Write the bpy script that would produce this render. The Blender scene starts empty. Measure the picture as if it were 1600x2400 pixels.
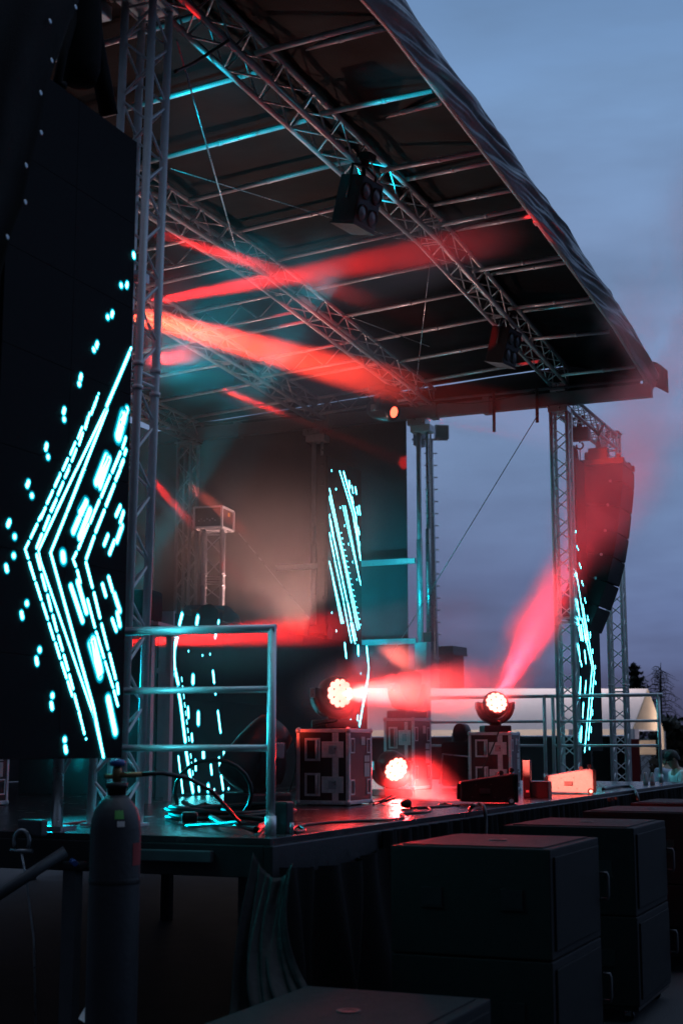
import bpy, bmesh, math, random
from mathutils import Vector, Matrix, noise as MN
random.seed(7)
S = bpy.context.scene
COL = S.collection
R = math.radians
# ---------------------------------------------------------------- camera maths (50 mm lens, eye 1.67 m)
F = 3333.0; HY = 1748.0; VX = 2245.0
PITCH = math.atan((HY-1200)/F); AZ = math.atan((VX-800)/math.hypot(F, HY-1200))
CAM = Vector((0, 0, 1.671))
FW = Vector((math.cos(PITCH)*math.cos(AZ), math.cos(PITCH)*math.sin(AZ), math.sin(PITCH)))
RT = Vector((math.sin(AZ), -math.cos(AZ), 0)); UP = RT.cross(FW)
def ray(x, y): return FW+RT*((x-800)/F)+UP*((1200-y)/F)
def PD(x, y, t): return CAM+ray(x, y)*t
def PX(x, y, v): d = ray(x, y); return CAM+d*(v/d.x)
def PY(x, y, v): d = ray(x, y); return CAM+d*(v/d.y)
def PZ(x, y, v): d = ray(x, y); return CAM+d*((v-CAM.z)/d.z)
def V(*a): return Vector(a)
# ---------------------------------------------------------------- mesh builder
def frame(d):
    d = d.normalized(); a = V(0, 0, 1) if abs(d.z) < .95 else V(1, 0, 0)
    u = d.cross(a).normalized(); return u, u.cross(d).normalized()
class MB:
    def __init__(s): s.v = []; s.f = []; s.sm = []; s.att = None
    def add(s, vs, fs, smooth=False):
        n = len(s.v); s.v += [Vector(v) for v in vs]
        for f in fs: s.f.append([i+n for i in f]); s.sm.append(smooth)
        return s
    def box(s, c, d, rot=None, bev=0):
        c = Vector(c); hx, hy, hz = d[0]/2, d[1]/2, d[2]/2
        if bev <= 0:
            vs = [V(x*hx, y*hy, z*hz) for x in (-1, 1) for y in (-1, 1) for z in (-1, 1)]
            fs = [(0,1,3,2),(4,6,7,5),(0,4,5,1),(2,3,7,6),(0,2,6,4),(1,5,7,3)]
        else:
            b = min(bev, hx*.9, hy*.9, hz*.9); bm = bmesh.new(); bmesh.ops.create_cube(bm, size=1)
            for v in bm.verts: v.co = V(v.co.x*2*hx, v.co.y*2*hy, v.co.z*2*hz)
            bmesh.ops.bevel(bm, geom=bm.edges[:], offset=b, segments=2, profile=.6, affect='EDGES')
            bm.verts.index_update(); vs = [v.co.copy() for v in bm.verts]; fs = [[v.index for v in f.verts] for f in bm.faces]; bm.free()
        if rot is not None: vs = [rot@v for v in vs]
        return s.add([v+c for v in vs], fs)
    def bb(s, a, b, bev=0):
        return s.box([(a[i]+b[i])/2 for i in range(3)], [abs(b[i]-a[i]) for i in range(3)], None, bev)
    def cyl(s, a, b, r, r2=None, n=10, cap=True):
        a = Vector(a); b = Vector(b); r2 = r if r2 is None else r2; u, w = frame(b-a); vs = []
        for p, q in ((a, r), (b, r2)):
            for i in range(n):
                t = 2*math.pi*i/n; vs.append(p+(u*math.cos(t)+w*math.sin(t))*q)
        s.add(vs, [(i, (i+1) % n, n+(i+1) % n, n+i) for i in range(n)], True)
        if cap: s.add(vs, [list(range(n))[::-1], list(range(n, 2*n))])
        return s
    def tube(s, pts, r, n=7, closed=False):
        pts = [Vector(p) for p in pts]; m = len(pts); vs = []; u = None
        for k in range(m):
            if closed: d = pts[(k+1) % m]-pts[k-1]
            else: d = pts[min(k+1, m-1)]-pts[max(k-1, 0)]
            if d.length < 1e-9: d = V(0, 0, 1)
            d.normalize()
            if u is None: u, w = frame(d)
            else:
                u = u-d*u.dot(d)
                if u.length < 1e-6: u, w = frame(d)
                u.normalize()
            w = u.cross(d); rr = r[k] if isinstance(r, (list, tuple)) else r
            for i in range(n):
                t = 2*math.pi*i/n; vs.append(pts[k]+(u*math.cos(t)+w*math.sin(t))*rr)
        fs = []
        for k in range(m if closed else m-1):
            k2 = (k+1) % m
            fs += [(k*n+i, k*n+(i+1) % n, k2*n+(i+1) % n, k2*n+i) for i in range(n)]
        s.add(vs, fs, True)
        if not closed: s.add(vs, [list(range(n)), list(range((m-1)*n, m*n))[::-1]])
        return s
    def lathe(s, prof, o=(0,0,0), axis=(0,0,1), n=24, cap=True):
        o = Vector(o); ax = Vector(axis).normalized(); u, w = frame(ax); vs = []
        for r, h in prof:
            for i in range(n):
                t = 2*math.pi*i/n; vs.append(o+ax*h+(u*math.cos(t)+w*math.sin(t))*r)
        fs = []
        for k in range(len(prof)-1):
            fs += [(k*n+i, k*n+(i+1) % n, (k+1)*n+(i+1) % n, (k+1)*n+i) for i in range(n)]
        s.add(vs, fs, True)
        if cap: s.add(vs, [list(range(n))[::-1], list(range((len(prof)-1)*n, len(prof)*n))])
        return s
    def prism(s, pts, off):
        pts = [Vector(p) for p in pts]; off = Vector(off); n = len(pts)
        s.add(pts+[p+off for p in pts], [list(range(n)), list(range(n, 2*n))[::-1]]+[(i, n+i, n+(i+1) % n, (i+1) % n) for i in range(n)])
        return s
    def grid(s, fn, nu, nv, smooth=True):
        vs = [fn(i/nu, j/nv) for i in range(nu+1) for j in range(nv+1)]
        return s.add(vs, [(i*(nv+1)+j, (i+1)*(nv+1)+j, (i+1)*(nv+1)+j+1, i*(nv+1)+j+1) for i in range(nu) for j in range(nv)], smooth)
    def sphere(s, c, r, n=12):
        m = n//2; pr = [(max(1e-4, math.sin(math.pi*k/m))*r, -math.cos(math.pi*k/m)*r) for k in range(m+1)]
        return s.lathe(pr, c, (0,0,1), n)
WM = {}
def obj(name, mb, mat, parent=None, local=False, recalc=True):
    me = bpy.data.meshes.new(name); me.from_pydata([tuple(v) for v in mb.v], [], mb.f)
    me.polygons.foreach_set('use_smooth', mb.sm)
    if recalc:
        bm = bmesh.new(); bm.from_mesh(me); bmesh.ops.remove_doubles(bm, verts=bm.verts[:], dist=1e-6) if mb.att is None else None
        bmesh.ops.recalc_face_normals(bm, faces=bm.faces[:]); bm.to_mesh(me); bm.free()
    if mb.att is not None:
        a = me.attributes.new('glow', 'FLOAT', 'POINT'); a.data.foreach_set('value', mb.att)
    me.materials.append(mat); o = bpy.data.objects.new(name, me); COL.objects.link(o)
    if parent is not None:
        o.parent = parent
        if not local: o.matrix_parent_inverse = WM.get(parent.name, Matrix.Identity(4)).inverted()
        WM[o.name] = Matrix.Identity(4) if not local else WM.get(parent.name, Matrix.Identity(4))
    else: WM[o.name] = Matrix.Identity(4)
    return o
def tag(o, label=None, cat=None, group=None, kind=None):
    if label: o['label'] = label
    if cat: o['category'] = cat
    if group: o['group'] = group
    if kind: o['kind'] = kind
    return o
def thing(name, label, cat, loc=(0,0,0), rz=0, group=None):
    o = bpy.data.objects.new(name, None); o.empty_display_size = .1; COL.objects.link(o)
    o.location = loc; o.rotation_euler = (0, 0, rz)
    WM[o.name] = Matrix.Translation(Vector(loc))@Matrix.Rotation(rz, 4, 'Z')
    return tag(o, label, cat, group)
def dup(root, loc, rz, label, group=None):
    r = root.copy(); COL.objects.link(r); r.location = loc; r.rotation_euler = (0, 0, rz); r['label'] = label
    if group: r['group'] = group
    def rec(a, b):
        for ch in list(a.children):
            c = ch.copy(); COL.objects.link(c); c.parent = b; c.matrix_parent_inverse = ch.matrix_parent_inverse.copy(); rec(ch, c)
    rec(root, r)
    return r
# ---------------------------------------------------------------- materials
def nodes(m): m.use_nodes = True; return m.node_tree.nodes, m.node_tree.links
def mat(name, col, rough=.5, metal=0, var=.15, scale=6, bump=0, bscale=60, spec=.5, rvar=.12):
    m = bpy.data.materials.new(name); n, l = nodes(m); b = n['Principled BSDF']
    tc = n.new('ShaderNodeTexCoord'); nz = n.new('ShaderNodeTexNoise'); nz.inputs['Scale'].default_value = scale; nz.inputs['Detail'].default_value = 6
    l.new(tc.outputs['Object'], nz.inputs['Vector'])
    cr = n.new('ShaderNodeMix'); cr.data_type = 'RGBA'
    cr.inputs['A'].default_value = [c*(1-var) for c in col]+[1]; cr.inputs['B'].default_value = [min(1, c*(1+var)) for c in col]+[1]
    l.new(nz.outputs['Fac'], cr.inputs['Factor']); l.new(cr.outputs['Result'], b.inputs['Base Color'])
    mr = n.new('ShaderNodeMapRange'); mr.inputs[3].default_value = max(.02, rough-rvar); mr.inputs[4].default_value = min(1, rough+rvar)
    l.new(nz.outputs['Fac'], mr.inputs[0]); l.new(mr.outputs[0], b.inputs['Roughness'])
    b.inputs['Metallic'].default_value = metal; b.inputs['Specular IOR Level'].default_value = spec
    if bump:
        n2 = n.new('ShaderNodeTexNoise'); n2.inputs['Scale'].default_value = bscale; n2.inputs['Detail'].default_value = 4
        l.new(tc.outputs['Object'], n2.inputs['Vector']); bp = n.new('ShaderNodeBump'); bp.inputs['Strength'].default_value = bump; bp.inputs['Distance'].default_value = .02
        l.new(n2.outputs['Fac'], bp.inputs['Height']); l.new(bp.outputs[0], b.inputs['Normal'])
    return m
def emis(name, col, st):
    m = bpy.data.materials.new(name); n, l = nodes(m); n.clear(); o = n.new('ShaderNodeOutputMaterial'); e = n.new('ShaderNodeEmission')
    e.inputs[0].default_value = list(col)+[1]; e.inputs[1].default_value = st; l.new(e.outputs[0], o.inputs[0]); return m
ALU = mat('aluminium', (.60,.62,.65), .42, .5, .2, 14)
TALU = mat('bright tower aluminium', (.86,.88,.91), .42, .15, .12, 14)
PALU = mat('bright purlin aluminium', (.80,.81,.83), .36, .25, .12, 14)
BEAM = mat('dull grey roof beam', (.16,.16,.175), .5, .2, .2, 10)
STEEL = mat('galvanised steel', (.42,.45,.48), .3, .85, .2, 20)
RAIL = mat('railing steel', (.74,.76,.78), .40, .5, .15, 9)
BLACKM = mat('black painted metal', (.018,.018,.02), .45, 0, .3, 12, .1, 90)
BLACKP = mat('black plastic', (.02,.02,.022), .33, 0, .25, 10, .05, 120)
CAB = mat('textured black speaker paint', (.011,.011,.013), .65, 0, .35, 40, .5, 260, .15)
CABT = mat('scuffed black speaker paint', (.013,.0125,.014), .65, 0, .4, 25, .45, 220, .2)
WEDGE = mat('lit black speaker paint', (.20,.19,.19), .65, 0, .55, 120, .5, 240)  # lit copy of the black speaker paint, lamp light put into the colour
CLOTH = mat('black stage cloth', (.009,.009,.010), .8, 0, .4, 5, .4, 180, .12)
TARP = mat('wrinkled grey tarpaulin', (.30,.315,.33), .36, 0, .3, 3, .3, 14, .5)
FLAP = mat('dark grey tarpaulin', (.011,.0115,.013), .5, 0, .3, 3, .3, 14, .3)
MEMB = mat('black roof membrane', (.0055,.0052,.006), .6, 0, .4, 2.2, .25, 5, .10)
MESHC = mat('dark mesh backdrop', (.05,.052,.058), .85, 0, .35, 30, .5, 150, .2)
RUBBER = mat('black rubber cable', (.012,.012,.013), .4, 0, .2, 20)
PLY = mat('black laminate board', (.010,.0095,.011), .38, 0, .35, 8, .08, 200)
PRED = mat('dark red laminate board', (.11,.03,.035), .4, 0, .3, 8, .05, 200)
GALV = mat('flight case aluminium edge', (.74,.76,.79), .38, .35, .3, 30, .05, 200)
PAPER = mat('white paper label', (.6,.58,.57), .7, 0, .1, 30)
PANEL = mat('matt black led panel', (.008,.008,.010), .7, 0, .3, 40, .1, 400, .08)
DECK = mat('black phenolic stage deck', (.035,.034,.036), .24, 0, .5, 7, .08, 160, .5, .10)
ASPH = mat('dark asphalt', (.024,.024,.026), .8, 0, .4, 3, .5, 90)
TAPEW = mat('white tape', (.5,.5,.5), .6); TAPEG = mat('dull grey tape', (.12,.12,.12), .6)
WHITEM = mat('white painted steel', (.62,.62,.64), .4, 0, .15, 9)
TENT = mat('white tent fabric', (.80,.79,.80), .6, 0, .06, 3, .15, 6, .3)
CREAM = mat('cream tent wall', (.78,.71,.60), .6, 0, .1, 4)
GREYB = mat('grey corrugated cladding', (.16,.15,.17), .6, .2, .25, 5)
BARK = mat('dark bark', (.035,.028,.022), .9, 0, .3, 12)
NEEDLE = mat('dark conifer needles', (.022,.032,.024), .8, 0, .5, 9)
HEDGE = mat('dark hedge leaves', (.02,.025,.018), .8, 0, .5, 12)
DSTEEL = mat('dark weathered steel', (.10,.105,.115), .5, .3, .25, 12)
CYLP = mat('dull grey cylinder paint', (.032,.034,.04), .5, 0, .2, 6, .1, 40)
BLUEP = mat('blue plastic cap', (.03,.09,.30), .4); GREENP = mat('green sticker', (.10,.38,.08), .5); REDP = mat('red sticker', (.30,.03,.03), .5)
BRASS = mat('brass valve', (.35,.24,.12), .4, .7)
SKIN = mat('skin', (.42,.26,.19), .55, 0, .1, 20); HAIR = mat('dark hair', (.02,.017,.015), .6, 0, .3, 60, .4, 200)
WHITEC = mat('white cotton', (.85,.80,.84), .8, 0, .1, 10); BLUEC = mat('pale blue cotton', (.55,.60,.75), .8, 0, .1, 10); GREYC = mat('grey cotton', (.22,.2,.2), .8, 0, .1, 10)
PLANK = mat('pale plank', (.55,.55,.58), .6, 0, .2, 10)
YEL = mat('yellow sticker', (.6,.35,.03), .5)
GLASSL = mat('floodlight glass', (.12,.16,.16), .15, 0, .3, 20)
GRILL = mat('black speaker grille', (.008,.008,.009), .6, 0, .3, 300, .6, 500, .15)
LENSR = emis('lit red led lens', (1, .24, .19), 6)
LENSR2 = emis('lit red spot lens', (1, .07, .035), 7)
LENSD = emis('red lens glow', (1, .02, .02), 6)
LENSH = emis('lit white hot lens', (1, .6, .45), 10)
def tent_mat():
    m = bpy.data.materials['white tent fabric']; n, l = nodes(m); b = n['Principled BSDF']; o = [q for q in n if q.type == 'OUTPUT_MATERIAL'][0]
    tr = n.new('ShaderNodeBsdfTranslucent'); tr.inputs[0].default_value = (.8, .76, .78, 1); mx = n.new('ShaderNodeMixShader'); mx.inputs[0].default_value = .45
    l.new(b.outputs[0], mx.inputs[1]); l.new(tr.outputs[0], mx.inputs[2]); l.new(mx.outputs[0], o.inputs[0])
tent_mat()
def cream_mat():
    m = CREAM; n, l = nodes(m); b = n['Principled BSDF']; o = [q for q in n if q.type == 'OUTPUT_MATERIAL'][0]
    tr = n.new('ShaderNodeBsdfTranslucent'); tr.inputs[0].default_value = (.8, .71, .58, 1); mx = n.new('ShaderNodeMixShader'); mx.inputs[0].default_value = .5
    l.new(b.outputs[0], mx.inputs[1]); l.new(tr.outputs[0], mx.inputs[2]); l.new(mx.outputs[0], o.inputs[0])
cream_mat()
def led_mat():
    m = bpy.data.materials.new('lit cyan led pixels'); n, l = nodes(m); n.clear(); o = n.new('ShaderNodeOutputMaterial'); e = n.new('ShaderNodeEmission')
    a = n.new('ShaderNodeAttribute'); a.attribute_name = 'glow'; cr = n.new('ShaderNodeValToRGB'); el = cr.color_ramp.elements
    el[0].position = 0; el[0].color = (0, .003, .005, 1); el[1].position = 1; el[1].color = (.10, .85, 1, 1)
    x = el.new(.4); x.color = (.0, .035, .05, 1); x = el.new(.7); x.color = (.05, .5, .6, 1)
    l.new(a.outputs['Fac'], cr.inputs[0]); l.new(cr.outputs[0], e.inputs[0]); e.inputs[1].default_value = 17; l.new(e.outputs[0], o.inputs[0]); return m
LED = led_mat()
# ---------------------------------------------------------------- truss helper
def lacing(mb, a, b, u, w, hw, hh, r, period, faces=(0,1,2,3), inset=.03):
    d = (b-a); L = d.length; d = d/L; n = max(2, int(round((L-2*inset)/(period/2))))
    if n % 2: n += 1
    cor = [u*hw+w*hh, u*hw-w*hh, -u*hw-w*hh, -u*hw+w*hh]
    for k in faces:
        c0, c1 = cor[k], cor[(k+1) % 4]; off = (k % 2)
        for i in range(n):
            t0 = inset+(L-2*inset)*i/n+.012; t1 = inset+(L-2*inset)*(i+1)/n-.012
            p, q = (c0, c1) if (i+off) % 2 == 0 else (c1, c0)
            mb.cyl(a+d*t0+p, a+d*t1+q, r, n=6, cap=False)
        for t in (inset*.6, L-inset*.6): mb.cyl(a+d*t+c0, a+d*t+c1, r, n=6, cap=False)
def truss_parts(root, a, b, side, w=.22, h=.22, cr=.024, br=.009, period=.4, mate=None, joints=(), plates=True):
    mate = mate or ALU; a = Vector(a); b = Vector(b); d = (b-a).normalized()
    u = (Vector(side)-d*Vector(side).dot(d)).normalized(); v = d.cross(u).normalized(); hw, hh = w/2, h/2
    for su, sv in ((1,1),(1,-1),(-1,-1),(-1,1)):
        m = MB(); o = u*hw*su+v*hh*sv; m.cyl(a+o, b+o, cr, n=12)
        for t in joints:
            p = a.lerp(b, t)+o
            for dt in (-.075, .075): m.cyl(p+d*(dt-.014), p+d*(dt+.014), cr*1.3, n=12)
        obj('chord', m, mate, root)
    m = MB(); js = [0]+list(joints)+[1]; L = (b-a).length
    for i in range(len(js)-1): lacing(m, a.lerp(b, js[i]), a.lerp(b, js[i+1]), u, v, hw, hh, br, period, inset=.05 if len(js) > 2 else .03)
    obj('lacing', m, mate, root)
    if plates:
        m = MB(); rot = Matrix((u, v, d)).transposed().to_3x3()
        m.box(a-d*.008, (w+.09, h+.09, .016), rot); obj('base_plate', m, mate, root)
        m = MB(); m.box(b+d*.008, (w+.09, h+.09, .016), rot); obj('top_plate', m, mate, root)
# ================================================================ SETTING
m = MB(); m.grid(lambda a, b: V(-300+a*900, -450+b*900, 0), 30, 30, False); tag(obj('ground', m, ASPH), kind='structure')
SZ = 1.2
st = thing('stage', 'black stage platform with a glossy deck and a ruffled cloth front', 'stage', (13, 7, 0))
SX0, SX1, SY0, SY1 = 6.74, 19.35, 3.28, 11.5
m = MB()
nx, ny = 6, 4
for i in range(nx):
    for j in range(ny):
        x0 = SX0+(SX1-SX0)*i/nx; x1 = SX0+(SX1-SX0)*(i+1)/nx; y0 = SY0+(SY1-SY0)*j/ny; y1 = SY0+(SY1-SY0)*(j+1)/ny
        m.bb((x0+.002, y0+.002, SZ-.035), (x1-.002, y1-.002, SZ), .003)
obj('deck', m, DECK, st)
rnd0 = random.Random(12)
for k in range(26):
    x = rnd0.uniform(6.9, 16.5); y = rnd0.uniform(3.35, 5.2); a_ = rnd0.choice((0, 1.57, .1, 1.5)); L_ = rnd0.uniform(.04, .16)
    m = MB(); m.box((x, y, SZ+.0012), (L_, .022, .0012), Matrix.Rotation(a_, 3, 'Z')); obj('tape_mark', m, rnd0.choice((TAPEW, TAPEG, TAPEG)), st)
m = MB(); m.bb((SX0-.015, SY0-.02, SZ-.20), (SX1+.02, SY0+.03, SZ-.036), .006); m.bb((SX0-.015, SY0+.031, SZ-.20), (SX0+.03, SY1, SZ-.036), .006)
m.bb((SX1-.03, SY0+.031, SZ-.20), (SX1+.02, SY1, SZ-.036), .006); obj('edge_beam', m, BLACKM, st)
def ruf(a, b):
    x = 8.2+a*(SX1-8.2); am = .02+.035*b
    return V(x, SY0-.035-am*(1+math.sin(x*31+1.3*math.sin(x*7))+.5*math.sin(x*67+b*2)), SZ-.040-(SZ-.06)*b)
m = MB(); m.grid(ruf, 520, 8)
obj('skirt', m, CLOTH, st)
def ruf2(a, b):
    x = 6.72+a*1.5; sag = .04*math.sin(a*math.pi)*(1-b)
    return V(x, SY0-.06-.05*b-.06*math.sin(a*13+b*2)*(.4+b)-.03*math.sin(a*31), SZ-.14-sag-(.95-.1*a)*b)
m = MB(); m.grid(ruf2, 60, 16); obj('skirt', m, CLOTH, st)
for (px, w) in ((SX0+.4, .09), (9.5, .09), (12.5, .09), (15.5, .09), (18.6, .09)):
    for py in (3.6, 7.2, 10.9):
        m = MB(); m.bb((px-.045, py-.045, 0), (px+.045, py+.045, SZ-.21)); obj('leg', m, DSTEEL, st)
# tarp flap hanging from the left corner
t = thing('tarpaulin', 'dark grey tarpaulin hanging in folds from the near corner of the stage', 'tarpaulin', (6.7, 3.2, 0))
def flap(a, b):
    top = V(6.70, 3.12+.24*(1-a), 1.13-.04*a-.10*math.sin(a*3.1)); wd = .12+.88*b**1.2; bot = V(6.16+.20*a, 3.30-.95*a, .02)
    p = top.lerp(V(bot.x, 3.30-.95*a*wd+.04*math.sin(b*5), .02), b)
    k = (MN.noise(V(a*3.6-b*.8, b*.9, 2.))*.16+MN.noise(V(a*9-b*1.5, b*1.6, 5.))*.07+MN.noise(V(a*22, b*4, 8.))*.015)*(.25+b)
    return p+V(-k, k*.3, 0)
m = MB(); m.grid(flap, 70, 44)
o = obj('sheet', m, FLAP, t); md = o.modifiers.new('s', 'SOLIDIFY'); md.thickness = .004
# ================================================================ ROOF
K = .02
def ty(Yr, x): return Yr-(19.1-x)*K
def tz(Yr, x):
    zz = 6.64+(x-7.3)/(13.4-7.3)*.20 if x < 13.4 else 6.84-(x-13.4)/(19.2-13.4)*.17
    return zz-(Yr-4.95)*.05
rf = thing('stage_roof', 'dark membrane stage roof on aluminium trusses with a wrinkled front edge', 'stage roof', (13, 5, 6.6))
TY = (4.95, 6.95, 8.62, 10.8)
XL, XR, XM = 7.3, 19.2, 13.4
for Yr in TY:
    ch = MB(); la = MB()
    for x0, x1 in ((XL, XM), (XM, XR)):
        a = V(x0, ty(Yr, x0)-.11, tz(Yr, x0)+.13); b = V(x1, ty(Yr, x1)-.11, tz(Yr, x1)+.13)
        d = (b-a).normalized(); u = V(0,1,0); u = (u-d*u.dot(d)).normalized(); w = d.cross(u)
        for su in (1, -1):
            for sv in (1, -1):
                o_ = u*.11*su+w*.13*sv; ch.cyl(a+o_, b+o_, .026, n=12)
        lacing(la, a, b, u, w, .11, .13, .009, .62, inset=.06)
        for q in (a+d*.03, b-d*.03): ch.box(q, (.03, .26, .30), Matrix((d, u, w)).transposed())if q is b else None
    tr = obj('roof_truss', ch, ALU, rf); obj('lacing', la, ALU, tr)
# front tube, ends of purlins
FT = [(7.0, 3.43, 6.66), (8.94, 3.47, 6.82), (11.3, 3.56, 6.92), (13.5, 3.61, 6.95), (17.2, 3.64, 6.86), (19.15, 3.60, 6.58)]
def ftube(x):
    for p, q in zip(FT, FT[1:]):
        if x <= q[0] or q is FT[-1]:
            k = (x-p[0])/(q[0]-p[0]); return V(x, p[1]+k*(q[1]-p[1]), p[2]+k*(q[2]-p[2]))
m = MB(); m.tube([V(*p) for p in FT], .026, 12); m.box(V(13.5, 3.61, 6.95), (.10, .06, .06)); obj('edge_tube', m, ALU, rf)
def purlin(pts, r=.024, col=()):
    m = MB(); m.tube([Vector(p) for p in pts], r, 12); L = Vector(pts[-1])-Vector(pts[0])
    for k in col:
        c = Vector(pts[0])+L*k; m.cyl(c-L.normalized()*.02, c+L.normalized()*.02, r*1.15, n=12)
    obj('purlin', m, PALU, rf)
FR = [((879,51),(599,126),0),((900,66),(672,124),1),((1012,212),(751,267),0),((1030,242),(835,287),1),((1132,355),(892,400),0),((1149,380),(950,421),1),((1208,444),(1009,481),1),((1231,487),(1015,531),0),((1252,505),(1065,539),1),((1313,602),(1106,636),0),((1328,615),(1153,642),1),((1379,699),(1190,724),0),((1394,707),(1220,730),1),((1427,778),(1240,795),0),((1487,860),(1310,880),0)]
def pk(x, y, Yr):
    d = ray(x, y); t_ = (Yr-19.1*K)/(d.y-K*d.x); return CAM+d*t_
for A, B, up in FR:
    a = PY(*A, 3.60); fz = ftube(a.x).z; t_ = (fz-CAM.z)/(a.z-CAM.z); a = CAM+(a-CAM)*t_
    b = pk(*B, 4.73); purlin((a, b), .023, (.42,))
for k in range(11):
    x = 8.45+1.02*k
    for i in range(3):
        Ya, Yb = TY[i], TY[i+1]
        a = V(x, ty(Ya, x)+.0, tz(Ya, x)+.25); b = V(x+.06, ty(Yb, x)-.22, tz(Yb, x)+.25)
        purlin((a, b), .024, (.5,))
    if k % 2 == 0:   # braced purlin pairs near the third truss
        Ya, Yb = TY[1], TY[2]
        m = MB(); a = V(x+.1, ty(Ya, x)+.02, tz(Ya, x)+.02); b = V(x+.12, ty(Yb, x)-.22, tz(Yb, x)+.02); m.cyl(a, b, .02, n=10)
        n_ = 6; top = V(0,0,.21)
        for q in range(n_):
            p0 = a.lerp(b, q/n_); p1 = a.lerp(b, (q+1)/n_); m.cyl(p0+(top if q % 2 else V(0,0,0)), p1+(V(0,0,0) if q % 2 else top), .008, n=6)
        obj('purlin', m, PALU, rf)
# membrane (wrinkled, gently sagging between purlins)
def memb(a, b):
    x = 6.9+a*(19.3-6.9); yf = ftube(min(max(x, 7.0), 19.15)).y-.03; y = yf+b*(11.35-yf)
    zz = tz(y+.22, min(max(x, 7.3), 19.2))+.335
    if y < 4.8: k = (4.8-y)/1.25; zz = zz*(1-k)+(ftube(min(max(x, 7.0), 19.15)).z+.06)*k
    return V(x, y, zz+.012*math.sin(x*6.16+1.4)+.006*math.sin(x*2.3+y*1.1))
m = MB(); m.grid(memb, 120, 70); o = obj('membrane', m, MEMB, rf); md = o.modifiers.new('s', 'SOLIDIFY'); md.thickness = .01; md.offset = 1
# front valance: bulging wrinkled band over the front tube
def val(a, b):
    x = 6.9+a*(19.28-6.9); f = ftube(min(max(x, 7.0), 19.15)); fold = x*1.15-b*2.9
    lump = .11*max(0, MN.noise(V(x*.9, 3.3, .2))); ac = b*1.5-x*.42+.5*MN.noise(V(x*.5, b*.6, 8.)); al = x*.5+b*.25
    wr = (abs(MN.noise(V(ac*2.6, al, .5)))*.07+abs(MN.noise(V(ac*6.5, al*1.6, 3.1)))*.028+MN.noise(V(ac*14, al*2.2, 6.1))*.012)*(.3+math.sin(math.pi*b)*.9)
    out = .03+.075*math.sin(math.pi*.5*b)-.045*b**4
    return V(x, f.y-out-wr, f.z-.05+.315*b+lump*.7*b+.02*MN.noise(V(x*2, b, 4.)))
m = MB(); m.grid(val, 520, 36)
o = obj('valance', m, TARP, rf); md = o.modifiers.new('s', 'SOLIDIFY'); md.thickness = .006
m = MB(); e = V(19.29, 3.35, 6.60)
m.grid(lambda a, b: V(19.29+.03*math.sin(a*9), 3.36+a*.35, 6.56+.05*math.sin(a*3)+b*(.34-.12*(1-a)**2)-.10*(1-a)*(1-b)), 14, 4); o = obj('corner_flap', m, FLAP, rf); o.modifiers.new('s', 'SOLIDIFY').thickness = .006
m = MB(); m.grid(lambda a, b: V(19.34+.012*math.sin(a*40), 3.75+a*7.6, 6.52+(tz(3.75+a*7.6, 19.2)+.33-6.52)*b), 60, 2); o = obj('end_valance', m, CLOTH, rf); o.modifiers.new('s', 'SOLIDIFY').thickness = .005
for x in (19.1, 7.15):
    m = MB(); m.bb((x-.06, 3.55, 6.385), (x+.06, 11.35, 6.57), .006)
    for y in (5.9, 6.7, 8.4, 9.9): m.bb((x-.08, y-.05, 6.36), (x+.08, y+.05, 6.60), .004)
    if x > 10:
        m.cyl((x-.1, 3.6, 6.62), (x-.1, 11.2, 6.62), .02, n=10)
    obj('side_beam', m, BEAM, rf)
for y in (6.95, 8.62, 10.8, 4.85):
    for x in (19.1, 7.15):
        m = MB(); m.bb((x-.11, y-.14, 6.28), (x+.11, y+.14, 6.375), .01); m.bb((x-.09, y-.11, 6.575), (x+.09, y+.11, 6.70), .01); obj('corner_bracket', m, STEEL, rf)
for px in (1157, 1258):
    a = PX(px, 950, 19.0); b = PX(px, 1012 if px < 1200 else 990, 19.0); m = MB(); m.cyl(V(19.0, a.y, 6.66), b, .024, n=10); obj('hanging_stub', m, BLACKM, rf)
# ================================================================ ROOF MASTS along the far end
for y, lab in ((6.95, 'aluminium roof mast with a hydraulic ram at the open end of the backdrop'), (8.62, 'aluminium roof mast standing against the dark mesh backdrop')):
    t = thing('roof_mast', lab, 'mast', (19.1, y, 0))
    m = MB(); m.cyl((19.1, y, 2.9), (19.1, y, 6.275), .036, n=14); m.cyl((19.1, y, 3.2), (19.1, y, 4.6), .045, n=14); obj('inner_tube', m, ALU, t)
    m = MB(); m.bb((19.02, y-.12, .02), (19.19, y+.06, 3.12), .01); obj('outer_post', m, WHITEM, t)
    m = MB(); m.cyl((19.1, y-.13, 3.25), (19.1, y-.13, 4.75), .038, n=12); m.cyl((19.1, y-.13, 4.7), (19.1, y-.13, 6.27), .022, n=12); obj('hydraulic_ram', m, STEEL, t)
    m = MB(); m.bb((19.05, y-.18, 3.13), (19.15, y-.06, 3.26)); obj('ram_foot', m, BLACKM, t)
    m = MB(); m.bb((18.99, y-.21, 6.17), (19.21, y+.09, 6.275), .01); obj('head_bracket', m, ALU, t)
# cross rails
for z0, y1, lab in ((4.29, 9.2, 'upper aluminium cross rail beside the far screen'), (3.14, 9.6, 'lower aluminium cross rail beside the far screen')):
    m = MB(); m.bb((19.0, 6.99, z0-.04), (19.06, y1, z0+.04), .004)
    tag(obj('cross_rail', m, ALU), lab, 'rail', 'cross rails on the far masts')
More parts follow.
